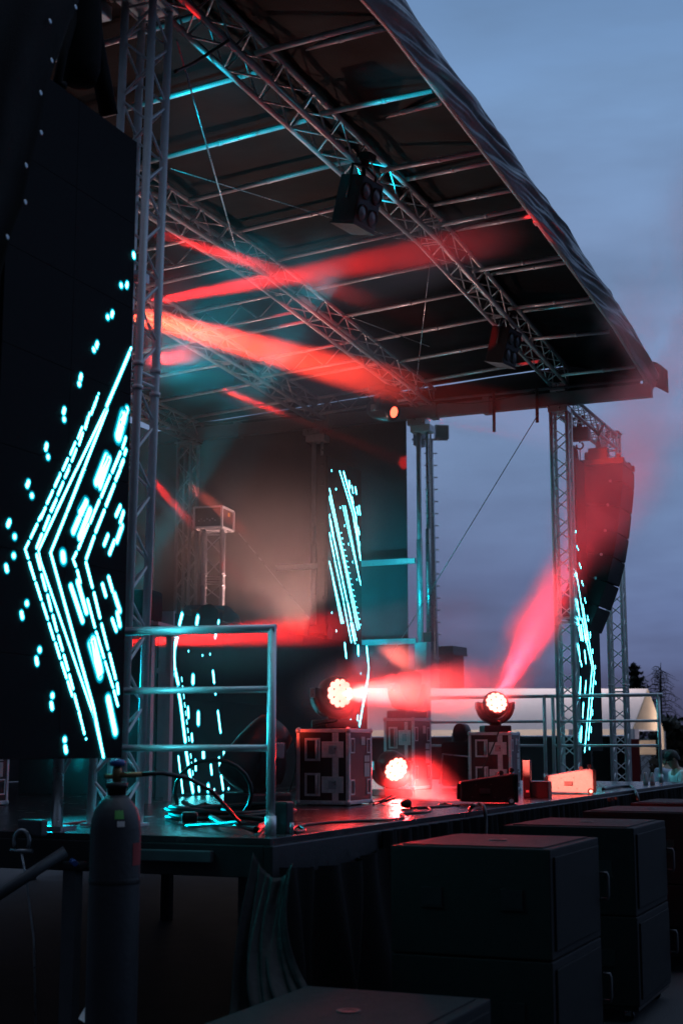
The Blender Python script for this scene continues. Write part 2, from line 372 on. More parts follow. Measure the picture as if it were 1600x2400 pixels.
# ================================================================ BACKDROPS
def drop(x0, y0, x1, y1, z0, z1, amp=.03, n=90):
    m = MB(); L = math.hypot(x1-x0, y1-y0); nx_, ny_ = (y1-y0)/L, -(x1-x0)/L
    def fn(a, b):
        s = a*L; k = amp*(math.sin(s*4.2)+.6*math.sin(s*9.7+b*2)+.4*math.sin(s*17))*(.25+b)
        return V(x0+(x1-x0)*a+nx_*k, y0+(y1-y0)*a+ny_*k, z1+(z0-z1)*b)
    m.grid(fn, n, 14); return m
o = tag(obj('backdrop', drop(19.32, 7.22, 19.32, 11.7, 2.55, 6.60, .02), MESHC), 'dark mesh backdrop closing the far end of the stage', 'backdrop'); o.modifiers.new('s', 'SOLIDIFY').thickness = .004
o = tag(obj('backdrop', drop(19.29, 11.45, 6.4, 11.45, 1.21, 6.6, .02, 160), MESHC), 'wide dark mesh backdrop along the rear of the stage', 'backdrop'); o.modifiers.new('s', 'SOLIDIFY').thickness = .004
# ================================================================ TOWERS
t = thing('truss_tower', 'near aluminium truss tower between the big screen and the stage railing', 'truss tower', (7.42, 4.62, SZ))
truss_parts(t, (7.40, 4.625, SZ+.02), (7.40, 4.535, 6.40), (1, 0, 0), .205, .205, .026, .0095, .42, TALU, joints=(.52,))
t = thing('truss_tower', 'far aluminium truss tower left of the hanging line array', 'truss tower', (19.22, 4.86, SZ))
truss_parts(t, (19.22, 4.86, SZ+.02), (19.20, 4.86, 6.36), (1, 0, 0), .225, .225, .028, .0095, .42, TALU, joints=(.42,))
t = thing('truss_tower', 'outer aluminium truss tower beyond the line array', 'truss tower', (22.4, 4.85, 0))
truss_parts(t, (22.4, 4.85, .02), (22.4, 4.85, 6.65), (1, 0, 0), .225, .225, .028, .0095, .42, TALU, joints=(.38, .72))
t = thing('cantilever_truss', 'horizontal truss arm carrying the chain hoists and the line array', 'truss', (20.8, 4.83, 6.5))
truss_parts(t, (19.36, 4.83, 6.44), (22.52, 4.85, 6.50), (0, 1, 0), .225, .225, .026, .0095, .42, plates=False)
for x, y, lab in ((7.36, 10.9, 'hidden rear truss tower at the near back corner of the stage'), (19.0, 10.72, 'hazy rear truss tower in the far back corner of the stage')):
    if x < 8: continue
    t = thing('truss_tower', lab, 'truss tower', (x, y, SZ)); truss_parts(t, (x, y, SZ+.02), (x, y, 6.3), (1, 0, 0), .225, .225, .026, .0095, .5)
# second foot of the near wing, seen below the screen
t = thing('support_leg', 'steel support leg on the stage edge below the big screen', 'support leg', (6.97, 4.73, SZ))
m = MB(); m.cyl((6.97, 4.74, SZ), (6.97, 4.74, 3.1), .032, n=14); m.box((6.97, 4.74, SZ+.012), (.16, .16, .022)); obj('post', m, STEEL, t)
m = MB(); m.cyl((6.98, 4.73, SZ+.3), (7.28, 4.70, SZ+.7), .012, n=8); obj('brace', m, STEEL, t)
# ================================================================ LED SCREENS
def cv(ox, oy, s): return lambda x, y: (ox+x*s, oy+y*s)
LR = random.Random(2)
def strokes_to_mesh(strokes, proj, off):
    """strokes: (points, radius in photo pixels).  Everything is laid flat on the screen plane."""
    mb = MB(); mb.att = []
    for pts, r in strokes:
        w = [proj(*p) for p in pts]; r3 = (proj(pts[0][0], pts[0][1]+r)-w[0]).length
        ux, uz = V(1,0,0), V(0,0,1)
        q = [V(p.x, p.z) for p in w]
        if len(q) == 1: q = [q[0], q[0]+V(0, .001)]
        def ring(rad):
            out = []; n = len(q); left = []; right = []
            for i in range(n):
                d = (q[min(i+1, n-1)]-q[max(i-1, 0)]); d.normalize(); nn = V(-d.y, d.x)
                left.append(q[i]+nn*rad); right.append(q[i]-nn*rad)
            d = (q[-1]-q[-2]).normalized(); nn = V(-d.y, d.x)
            capE = [q[-1]+(nn*math.cos(a)+d*math.sin(a))*rad for a in [math.pi*k/6 for k in range(1, 6)]]
            d0 = (q[1]-q[0]).normalized(); n0 = V(-d0.y, d0.x)
            capS = [q[0]+(-n0*math.cos(a)-d0*math.sin(a))*rad for a in [math.pi*k/6 for k in range(1, 6)]]
            return left+capE+right[::-1]+capS, n
        o1, n = ring(r3*2.1); o2, _ = ring(r3*1.02); o3, _ = ring(r3*.72); M = len(o1); yv = w[0].y-off; gv = 1-.12*LR.random()
        base = len(mb.v)
        for rg, g in ((o1, 0.0), (o2, .6), (o3, 1.0)):
            for p in rg: mb.v.append(V(p.x, yv-.0006*(len(mb.att) % 3), p.y)); mb.att.append(g*gv)
        for k in range(2):
            for i in range(M):
                mb.f.append([base+k*M+i, base+k*M+(i+1) % M, base+(k+1)*M+(i+1) % M, base+(k+1)*M+i]); mb.sm.append(False)
        # inner strip: quads along the stroke plus caps
        b3 = base+2*M
        L = [b3+i for i in range(n)]; cE = [b3+n+i for i in range(5)]; Rr = [b3+n+5+(n-1-i) for i in range(n)]; cS = [b3+2*n+5+i for i in range(5)]
        for i in range(n-1): mb.f.append([L[i], L[i+1], Rr[i+1], Rr[i]]); mb.sm.append(False)
        mb.f.append([L[-1]]+cE+[Rr[-1]]); mb.sm.append(False)
        mb.f.append([Rr[0]]+cS+[L[0]]); mb.sm.append(False)
    return mb
def seg(c, *pp, r=9): return ([c(*p) for p in pp], r*SCL[c])
SCL = {}
def mk(ox, oy, s): c = cv(ox, oy, s); SCL[c] = s; return c
c4 = mk(0, 500, .3189); c5 = mk(0, 1100, .3401)
LS = []
def A(c, r, *lines):
    for l_ in lines: LS.append(seg(c, *l_, r=r*(1.04 if c in (c4, c5) else .95)))
A(c4, 17, *[((a, b),) for a, b in ((887,531),(788,764),(687,1003),(579,1255),(468,1515),(350,1792),(231,2076))])
A(c4, 15, ((979,300),(981,318)), ((932,518),(927,536)), ((824,730),(818,752)), ((712,955),(705,980)), ((593,1192),(586,1222)), ((470,1440),(464,1465)), ((340,1702),(333,1732)), ((207,1975),(198,2005)))
A(c5, 17, *[((a, b),) for a, b in ((217,183),(98,465),(92,596),(182,925),(270,1245),(358,1560),(443,1864))])
A(c5, 15, ((192,88),(183,112)), ((62,360),(52,385)), ((39,668),(45,695)), ((145,990),(151,1020)), ((247,1305),(253,1338)), ((350,1615),(356,1645)), ((446,1913),(452,1943)))
A(c4, 8, ((960,990),(780,1420))); A(c4, 13, ((945,1030),(780,1420)))
A(c4, 8, ((780,1425),(410,2190))); A(c4, 10, ((785,1440),(490,2190)))
A(c5, 8, ((522,0),(262,560),(278,640),(655,1740),(710,1980))); A(c5, 11, ((578,0),(345,575),(640,1640),(710,1980)))
A(c5, 12, ((640,1680),(710,1980)))
A(c4, 7, ((722,1326),)); A(c4, 9, ((712,1350),(690,1420)), ((695,1390),(668,1475)), ((655,1470),(625,1585)), ((640,1500),(620,1580)), ((600,1575),(570,1655)), ((605,1615),(578,1700)), ((550,1685),(515,1770)), ((557,1735),(525,1820)), ((495,1805),(460,1885)), ((508,1855),(475,1940)), ((440,1920),(400,2010)), ((460,1980),(425,2065)), ((385,2040),(345,2130)), ((410,2105),(370,2185)), ((330,2165),(300,2240)))
A(c5, 9, ((410,30),(375,115)), ((360,150),(320,235)), ((310,265),(265,350)), ((252,380),(210,470)), ((195,500),(170,550),(190,610)), ((200,645),(235,755)), ((245,785),(280,895)), ((290,925),(325,1030)), ((335,1065),(368,1170)), ((380,1200),(410,1300)), ((422,1335),(455,1435)), ((465,1465),(495,1560)), ((505,1560),(535,1650)), ((538,1660),(560,1750)), ((555,1730),(578,1820)))
A(c5, 10, ((470,0),(445,55)), ((430,90),(395,175)), ((385,205),(350,290)), ((335,325),(300,415)), ((285,450),(250,540)), ((250,590),(275,685)), ((285,730),(312,830)), ((325,870),(350,970)), ((362,1010),(388,1110)), ((400,1150),(428,1245)), ((438,1285),(465,1380)), ((475,1420),(500,1510)), ((510,1555),(535,1650)))
A(c5, 7, ((590,1858),))
A(c4, 34, ((905,1490),(866,1640))); A(c4, 20, ((930,1440),(900,1530)))
A(c4, 26, ((778,1790),(705,1980))); A(c4, 22, ((798,1805),(730,2010))); A(c4, 26, ((628,2125),(590,2195)))
A(c5, 20, ((590,225),(502,430)), ((617,280),(545,470))); A(c5, 25, ((430,585),(434,622)))
A(c5, 17, ((485,805),(565,1045)), ((532,775),(592,985))); A(c5, 27, ((622,1205),(684,1420)), ((640,1180),(690,1385))); A(c5, 24, ((742,1580),(790,1810)))
A(c4, 12, ((920,1650),(898,1725)), ((880,1760),(822,1900)), ((800,1930),(742,2080)), ((725,2115),(690,2195)))
A(c5, 10, ((755,45),(695,190)), ((680,215),(620,365)), ((605,380),(538,545)), ((522,575),(500,620),(518,665)), ((530,700),(550,780)), ((600,900),(650,1085)), ((660,1125),(712,1295)), ((722,1330),(775,1500)), ((782,1530),(808,1625)))
A(c4, 13, ((922,1740),(912,1770)), ((903,1815),(847,1960)), ((833,2000),(778,2145)))
A(c5, 11, ((825,5),(795,75)), ((785,105),(727,250)), ((715,285),(657,430)), ((645,465),(592,615)), ((590,645),(633,810)), ((645,855),(685,1020)), ((697,1070),(740,1235)), ((752,1275),(793,1440)), ((805,1480),(811,1540)))
A(c5, 13, ((825,255),(797,318)), ((847,295),(825,370)), ((740,455),(715,520)), ((785,495),(752,580)), ((745,745),(773,840)), ((703,795),(725,870)), ((770,1035),(797,1110)))
A(c5, 17, ((838,390),(802,495)), ((785,860),(822,975)), ((805,990),(822,1075)))
def led_screen(label, x0, x1, y, z0, z1, strokes, proj, nx_, nz_, group=None, depth=.09):
    t = thing('led_screen', label, 'led screen', ((x0+x1)/2, y, z0), 0, group)
    m = MB(); dx = (x1-x0)/nx_; dz = (z1-z0)/nz_
    for i in range(nx_):
        for k in range(nz_): m.bb((x0+dx*i+.0008, y, z0+dz*k+.0008), (x0+dx*(i+1)-.0008, y+depth, z0+dz*(k+1)-.0008), .002)
    obj('panel', m, PANEL, t)
    m = MB()
    for x in (x0-.012, x1+.012): m.bb((x-.01, y+.02, z0), (x+.01, y+depth+.04, z1))
    m.bb((x0, y+depth+.005, z1-.05), (x1, y+depth+.05, z1-.01))
    for k in range(nz_+1): m.box((x0-.035, y+.06, z0+(z1-z0)*k/nz_+.12*(1 if k < nz_ else -1)), (.03, .05, .05))
    obj('frame', m, BLACKM, t)
    obj('lit_pixels', strokes_to_mesh(strokes, proj, .004), LED, t, recalc=False)
    return t
YL = 4.2
led_screen('big led screen beside the near tower showing a bright cyan chevron', 5.57, 6.775, YL, 1.605, 5.165, LS, lambda x, y: PY(x, y, YL), 2, 7)
# far wing screen
LS = []; c6 = mk(1250, 900, .2551); c7 = mk(1000, 1450, .3827)
A(c6, 7, ((383,1352),(383,1362)), ((393,1490),(394,1502)), ((405,1515),(406,1525)), ((416,1650),(419,1668)), ((428,1682),(429,1690)), ((439,1810),(441,1830)), ((450,1842),(451,1850)), ((465,1970),(467,1990)), ((473,2002),(474,2010)), ((489,2130),(491,2150)), ((493,2162),(494,2170)), ((514,2285),(516,2330)))
A(c6, 7, ((388,1738),(440,2060),(487,2352)), ((400,2150),(440,2352)), ((448,2030),(470,2180),(492,2352)))
A(c6, 11, ((395,1990),(415,2125)), ((430,2220),(448,2352)), ((400,2060),(420,2160)))
A(c7, 6, ((945,0),(1008,300),(962,815)), ((965,0),(1022,330),(985,740)), ((922,30),(940,130)), ((925,160),(935,260)), ((937,360),(935,480)), ((940,265),(944,290)))
A(c7, 8, ((958,70),(970,140)), ((962,200),(970,270)), ((971,385),(965,450)), ((955,520),(950,600)), ((944,665),(940,750)), ((926,170),(932,230)))
A(c7, 5, ((997,85),(998,100)), ((1011,190),(1012,210)), ((1027,290),(1028,305)), ((1029,385),(1029,400)), ((1012,470),(1012,490)), ((1010,560),(1010,590)), ((1003,665),(1002,695)), ((992,780),(991,800)), ((985,5),(985,12)))
YR_ = 4.72
led_screen('narrow far led screen half hidden behind the line array', 19.42, 20.62, YR_, 1.60, 5.7, LS, lambda x, y: PY(x, y, YR_), 2, 7)
# back screen
LS = []; c8 = mk(740, 1070, .2083)
A(c8, 8, ((265,165),(410,640),(498,1165)), ((325,560),(500,1440)), ((150,365),(485,1930)), ((148,455),(300,1130),(465,1945)), ((150,1185),(285,1875)), ((152,1200),(305,1870)))
A(c8, 15, ((310,180),(440,650),(478,1000))); A(c8, 10, ((455,800),(498,1150)), ((410,640),(470,950)))
A(c8, 5, ((298,555),(500,1440)))
A(c8, 13, ((370,280),(378,350)), ((402,460),(415,525)), ((437,630),(450,700)), ((470,800),(485,870)), ((440,350),(452,415))); A(c8, 9, ((400,330),(415,410)), ((458,570),(472,650)), ((482,555),(495,655)), ((487,965),(490,1000)))
A(c8, 8, ((154,655),(152,690)), ((152,860),(160,925)), ((352,1875),(395,2090)), ((410,1875),(452,2065)), ((310,1650),(350,1860))); A(c8, 17, ((160,720),(195,910)), ((355,1655),(393,1835)), ((392,1880),(430,2070))); A(c8, 10, ((165,945),(208,1155)), ((212,1185),(258,1390)), ((262,1418),(307,1620)))
A(c8, 12, ((203,940),(248,1155)), ((252,1178),(297,1388)), ((300,1410),(345,1618))); A(c8, 9, ((435,2100),(440,2106)))
A(c8, 8, *[((a, b),(a, b+8)) for a, b in ((175,155),(223,363),(270,573),(318,776),(365,981),(411,1183),(458,1383),(177,1754),(225,1958))])
A(c8, 5, *[((280+(495-280)*k/16-4, 857+(1890-857)*k/16),) for k in range(17)], *[((280+(495-280)*k/16+7, 857+(1890-857)*k/16+2),) for k in range(17)])
led_screen('tall led screen at the back in front of the mesh backdrop', 17.05, 18.24, 7.5, 1.95, 5.5, LS, lambda x, y: PY(x, y, 7.5), 2, 7)
# ================================================================ DJ BOOTH
LS = []; c9 = mk(200, 1400, .3827); c10 = mk(650, 1450, .3189)
YB = 6.76
bt = thing('dj_booth', 'long black dj booth with a cyan lit led front', 'dj booth', (14.2, 6.9, SZ))
BX0, BX1, BZ = 11.80, 16.62, 2.915
m = MB()
for i in range(5):
    x0 = BX0+(BX1-BX0)*i/5; x1 = BX0+(BX1-BX0)*(i+1)/5
    for z0, z1 in ((SZ+.03, SZ+.90), (SZ+.902, BZ)): m.bb((x0+.001, YB, z0), (x1-.001, YB+.1, z1), .002)
obj('front_panel', m, PANEL, bt)
m = MB(); m.bb((BX0-.03, YB+.005, SZ), (BX0-.004, YB+.16, BZ+.02)); m.bb((BX0-.02, YB+.2, SZ), (BX0+.03, YB+.24, BZ)); m.bb((BX0-.03, YB+.165, 2.35), (BX0+.03, YB+.30, 2.40)); obj('side_frame', m, ALU, bt)
m = MB(); m.bb((BX0+.01, YB+.11, SZ), (BX1, YB+.5, BZ-.12)); obj('desk', m, PLY, bt)
A(c9, 13, ((590,105),(575,165)), ((566,215),(548,300),(542,370),(545,430),(567,530)), ((565,560),(580,640),(610,880)), ((612,925),(632,1050),(657,1190)))
A(c9, 10, ((548,270),(543,360),(547,440)))
A(c9, 15, ((658,485),(657,520)), ((720,940),(722,980)), ((750,1155),(750,1180)), ((690,712),(690,770)), ((687,122),(680,160)))
A(c9, 9, ((627,675),(630,735)), ((650,840),(653,880)), ((672,1000),(675,1055)), ((692,1155),(695,1185)), ((780,455),(787,520)), ((793,560),(795,590)), ((810,700),(826,825)), ((845,935),(857,1060)), ((817,985),(825,1065)), ((767,1030),(772,1080)), ((830,1095),(842,1175)), ((815,145),(812,158)), ((800,205),(793,245)))
A(c9, 7, ((568,975),(595,1195)), ((875,1172),), ((788,1178),), ((752,930),)); A(c9, 6, ((630,330),), ((762,348),), ((716,356),))
A(c10, 10, ((653,210),(668,360),(662,430),(600,785))); A(c10, 8, ((492,182),(503,285)), ((588,715),(580,775)), ((537,745),(537,780))); A(c10, 12, ((590,205),(592,262))); A(c10, 6, ((586,540),(586,570)), ((610,403),))
A(c9, 2.4, *[((530+q*.118, q),(532+q*.118, q+26)) for q in range(490, 1150, 52)], *[((512+q*.1, 1010),) for q in (0,)])
obj('lit_pixels', strokes_to_mesh(LS, lambda x, y: PY(x, y, YB), .004), LED, bt, recalc=False)
# small flood on the booth, lighting the smoke behind
p = PY(750, 1495, 7.0)
t = thing('floodlight', 'small black floodlight on the right end of the dj booth', 'floodlight', (p.x, 7.0, BZ))
rot = Matrix.Rotation(R(28), 3, 'Y')
m = MB(); m.box((p.x, 7.0, BZ+.10), (.16, .26, .16), rot, .02); obj('housing', m, BLACKM, t)
m = MB(); m.box(Vector((p.x, 7.0, BZ+.10))+rot@V(-.085, 0, 0), (.012, .22, .12), rot, .004); obj('rim', m, BLACKP, t)
m = MB(); m.bb((p.x-.03, 6.86, BZ), (p.x+.03, 7.14, BZ+.012)); obj('bracket', m, BLACKM, t)
# DJ monitor and table left of the booth
p = PD(316, 1440, 12.3)
t = thing('monitor_speaker', 'black rounded monitor speaker behind the near truss tower', 'speaker', (p.x, p.y, 2.72))
rot = Matrix.Rotation(R(12), 3, 'Z')
m = MB(); m.box((p.x, p.y, 2.86), (.30, .42, .27), rot, .04); obj('cabinet', m, CAB, t)
m = MB(); m.box(Vector((p.x, p.y, 2.722))+rot@V(-.1, .0, 0), (.02, .40, .012), rot); obj('base_strip', m, ALU, t)
t = thing('table', 'white legged equipment table behind the near truss tower', 'table', (p.x, p.y, SZ))
m = MB(); m.box((p.x, p.y, 2.64), (.6, .62, .05), rot, .004); m.box((p.x, p.y, 2.685), (.62, .64, .03), rot); obj('top', m, WHITEM, t)
for sx in (-1, 1):
    for sy in (-1, 1):
        q = V(p.x, p.y, 0)+rot@V(.26*sx, .24*sy, 0); m = MB(); m.bb((q.x-.025, q.y-.025, SZ), (q.x+.025, q.y+.025, 2.61)); obj('leg', m, WHITEM, t)
# amp rack on truss stub
p = PD(500, 1320, 17.5)
t = thing('truss_plinth', 'short truss plinth carrying a black rack behind the dj booth', 'truss plinth', (p.x, p.y, SZ))
zt = PD(500, 1243, 17.5).z
truss_parts(t, (p.x, p.y, SZ+.02), (p.x, p.y, zt), (.9, .4, 0), .225, .225, .026, .0095, .42, joints=(.8,))
t = thing('equipment_rack', 'black equipment rack with metal edges on top of the truss plinth', 'rack', (p.x, p.y, zt+.02))
rz = R(8); rot = Matrix.Rotation(rz, 3, 'Z'); W_, D_, H_ = .42, .36, .25
m = MB(); m.box((p.x, p.y, zt+.02+H_/2), (W_-.02, D_-.02, H_-.02), rot); obj('body', m, PLY, t)
m = MB()
for sx in (-1, 1):
    for sy in (-1, 1): m.box(V(p.x, p.y, zt+.02+H_/2)+rot@V(sx*W_/2, sy*D_/2, 0), (.025, .025, H_), rot)
for sz in (0, 1):
    for sx in (-1, 1): m.box(V(p.x, p.y, zt+.02+H_*sz)+rot@V(sx*W_/2, 0, 0), (.022, D_, .022), rot)
    for sy in (-1, 1): m.box(V(p.x, p.y, zt+.02+H_*sz)+rot@V(0, sy*D_/2, 0), (W_, .022, .022), rot)
obj('edge_profile', m, GALV, t)
m = MB(); m.box(V(p.x, p.y, zt+.20)+rot@V(.03, -D_/2-.004, 0), (.05, .006, .045), rot); obj('sticker', m, YEL, t)
m = MB()
for k in range(7): m.cyl(V(p.x, p.y, zt+.10+.02*(k % 2))+rot@V(-W_/2-.004, -.10+.035*k, 0), V(p.x, p.y, zt+.10+.02*(k % 2))+rot@V(-W_/2-.018, -.10+.035*k, 0), .011, n=10)
obj('connector', m, STEEL, t)
# ================================================================ RAILINGS
def railing(label, a, b, h=1.1, post_a=True, post_b=True, over=.05, group='guard railings of the stage', rr=.024):
    a = Vector(a); b = Vector(b); t = thing('railing', label, 'railing', tuple(a), 0, group); d = (b-a).normalized()
    m = MB(); m.cyl(a+V(0,0,h)-d*over, b+V(0,0,h)+d*over, rr, n=16); obj('top_rail', m, RAIL, t)
    for k in (.70, .415):
        m = MB(); m.cyl(a+V(0,0,h*k), b+V(0,0,h*k), rr*.78, n=12); obj('rail', m, RAIL, t)
    for f, q in ((post_a, a), (post_b, b)):
        if f:
            m = MB(); m.cyl(q, q+V(0,0,h-.005), rr, n=14); m.cyl(q, q+V(0,0,.10), rr*1.25, n=14); obj('post', m, RAIL, t)
pa = PZ(642, 1958, SZ)
railing('near steel guard railing lit cyan in front of the dj booth', (pa.x+.02, pa.y+.03, SZ), (6.86, 4.30, SZ), 1.105, True, False, .02)
railing('steel guard railing right of the red wash light on the far stage edge', (19.12, 6.86, SZ), (19.12, 5.17, SZ), 1.14, True, True, .12)
railing('outermost steel guard railing right of the far truss tower', (19.12, 5.05, SZ), (19.12, 3.62, SZ), 1.14, True, True, .06)
# ================================================================ FLIGHT CASES
def flight_case(label, loc, rz, sx, sy, sz, red=True, detail=True):
    """local: x along the stage front, y into the stage; the -x and -y faces look at the audience corner"""
    t = thing('flight_case', label, 'flight case', loc, rz, 'flight cases on the stage')
    e = .03
    m = MB(); m.bb((.004, .004, .014), (sx-.004, sy-.004, sz-.004)); obj('body', m, PLY, t, True)
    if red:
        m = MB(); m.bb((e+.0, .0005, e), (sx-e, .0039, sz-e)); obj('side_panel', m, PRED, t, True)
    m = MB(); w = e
    for x in (0, sx):
        for y in (0, sy): m.box((x+(w/2 if x == 0 else -w/2)*.9, y+(w/2 if y == 0 else -w/2)*.9, sz/2), (w, w, sz-.02), None, .004)
    for z in (.014, sz):
        zz = z+(w/2 if z < .1 else -w/2)*.9
        for x in (0, sx): m.box((x+(w/2 if x == 0 else -w/2)*.9, sy/2, zz), (w*.98, sy-.02, w), None, .004)
        for y in (0, sy): m.box((sx/2, y+(w/2 if y == 0 else -w/2)*.9, zz), (sx-.02, w*.98, w), None, .004)
    for k in range(6):   # rivets
        for y in (.016, sy-.016): m.sphere((-.002, y, .05+(sz-.1)*k/5), .0045, 8)
        m.sphere((-.002, .05+(sy-.1)*k/5, .026), .0045, 8); m.sphere((-.002, .05+(sy-.1)*k/5, sz-.013), .0045, 8)
    obj('edge_profile', m, GALV, t, True)
    for x in (.012, sx-.012):
        for y in (.012, sy-.012):
            for z in (.026, sz-.012): m = MB(); m.sphere((x, y, z), .026, 12); obj('ball_corner', m, GALV, t, True)
    if detail:
        fx = -.001
        def fr(u0, u1, v0, v1, th=.016, name='handle', inner=True):
            y1 = sy*(1-u0); y0 = sy*(1-u1); z1 = sz*(1-v0); z0 = sz*(1-v1); m = MB()
            for a_, b_ in (((fx-.006, y0, z0), (fx+.003, y1, z0+th)), ((fx-.006, y0, z1-th), (fx+.003, y1, z1)), ((fx-.006, y0, z0+th), (fx+.003, y0+th, z1-th)), ((fx-.006, y1-th, z0+th), (fx+.003, y1, z1-th))): m.bb(a_, b_, .002)
            for k in range(4):
                for yy in (y0+th/2, y1-th/2): m.sphere((fx-.006, yy, z0+(z1-z0)*(k+.5)/4), .004, 8)
            m.bb((fx-.0035, y0+th, z0+th), (fx+.002, y1-th, z1-th)) if name == 'latch' else None
            o = obj(name, m, GALV, t, True)
            if name == 'handle':
                m = MB(); m.cyl((fx-.014, y0+th*1.6, z0+th), (fx-.014, y0+th*1.6, z1-th), .009, n=10); m.cyl((fx-.014, y0+th*1.6, z1-th), (fx, y0+th*1.6, z1-th), .006, n=8); m.cyl((fx-.014, y0+th*1.6, z0+th), (fx, y0+th*1.6, z0+th), .006, n=8); obj('grip', m, GALV, o, True)
            else:
                m = MB(); m.box((fx-.008, (y0+y1)/2, (z0+z1)/2), (.006, (y1-y0)*.34, (z1-z0)*.5), None, .002); obj('twist_tab', m, STEEL, o, True)
        for v0 in (.12, .575): fr(.16, .455, v0, v0+.30, .018, 'handle')
        m = MB(); m.bb((fx-.004, sy*.2, sz*.05), (fx+.003, sy*.315, sz*.95), .001)
        for k in range(14):
            for yy in (sy*.225, sy*.29): m.sphere((fx-.004, yy, sz*(.07+.86*k/13)), .004, 8)
        obj('latch_strip', m, GALV, t, True)
        for v0 in (.165, .62): fr(.485, .895, v0, v0+.21, .016, 'latch')
        for u in (.05, .76):
            for v in (.12, .66):
                m = MB(); x0, x1 = sx*u, sx*(u+.17); z1 = sz*(1-v); z0 = z1-sz*.2; fy = -.001; th = .012
                for a_, b_ in (((x0, fy-.005, z0), (x1, fy+.003, z0+th)), ((x0, fy-.005, z1-th), (x1, fy+.003, z1)), ((x0, fy-.005, z0+th), (x0+th, fy+.003, z1-th)), ((x1-th, fy-.005, z0+th), (x1, fy+.003, z1-th))): m.bb(a_, b_, .002)
                obj('slot_handle', m, GALV, t, True)
        for (u0, u1, v0, v1) in ((.52, .68, .10, .21), (.66, .76, .35, .43), (.77, .88, .35, .43), (.66, .76, .45, .63), (.77, .88, .45, .63)):
            m = MB(); m.bb((sx*u0, -.003, sz*(1-v1)), (sx*u1, -.001, sz*(1-v0))); obj('paper_label', m, PAPER, t, True)
    for x in (.08, sx-.08):
        for y in (.08, sy-.08): m = MB(); m.cyl((x, y, 0), (x, y, .016), .02, n=10); obj('rubber_foot', m, RUBBER, t, True)
    return t
c1 = PZ(818, 1890, SZ)
flight_case('metal edged flight case under the large red wash light nearest the camera', (c1.x, c1.y, SZ), R(1), .50, .455, .605)
c3 = PZ(1203, 1856, SZ)
flight_case('metal edged flight case under the far red wash light behind the speakers', (14.45, 4.27, SZ), R(6), .50, .45, .61)
flight_case('metal edged flight case under the dark moving head left of the white mast', (14.5, 5.36, SZ), R(2), .60, .34, .765, False)
flight_case('faint flight case in shadow at the right end of the dj booth', (15.9, 5.95, SZ), R(0), .6, .30, .80, False, False)
flight_case('dark flight case in the shadows beneath the big screen', (8.9, 7.0, SZ), R(0), .7, .62, .62, False)
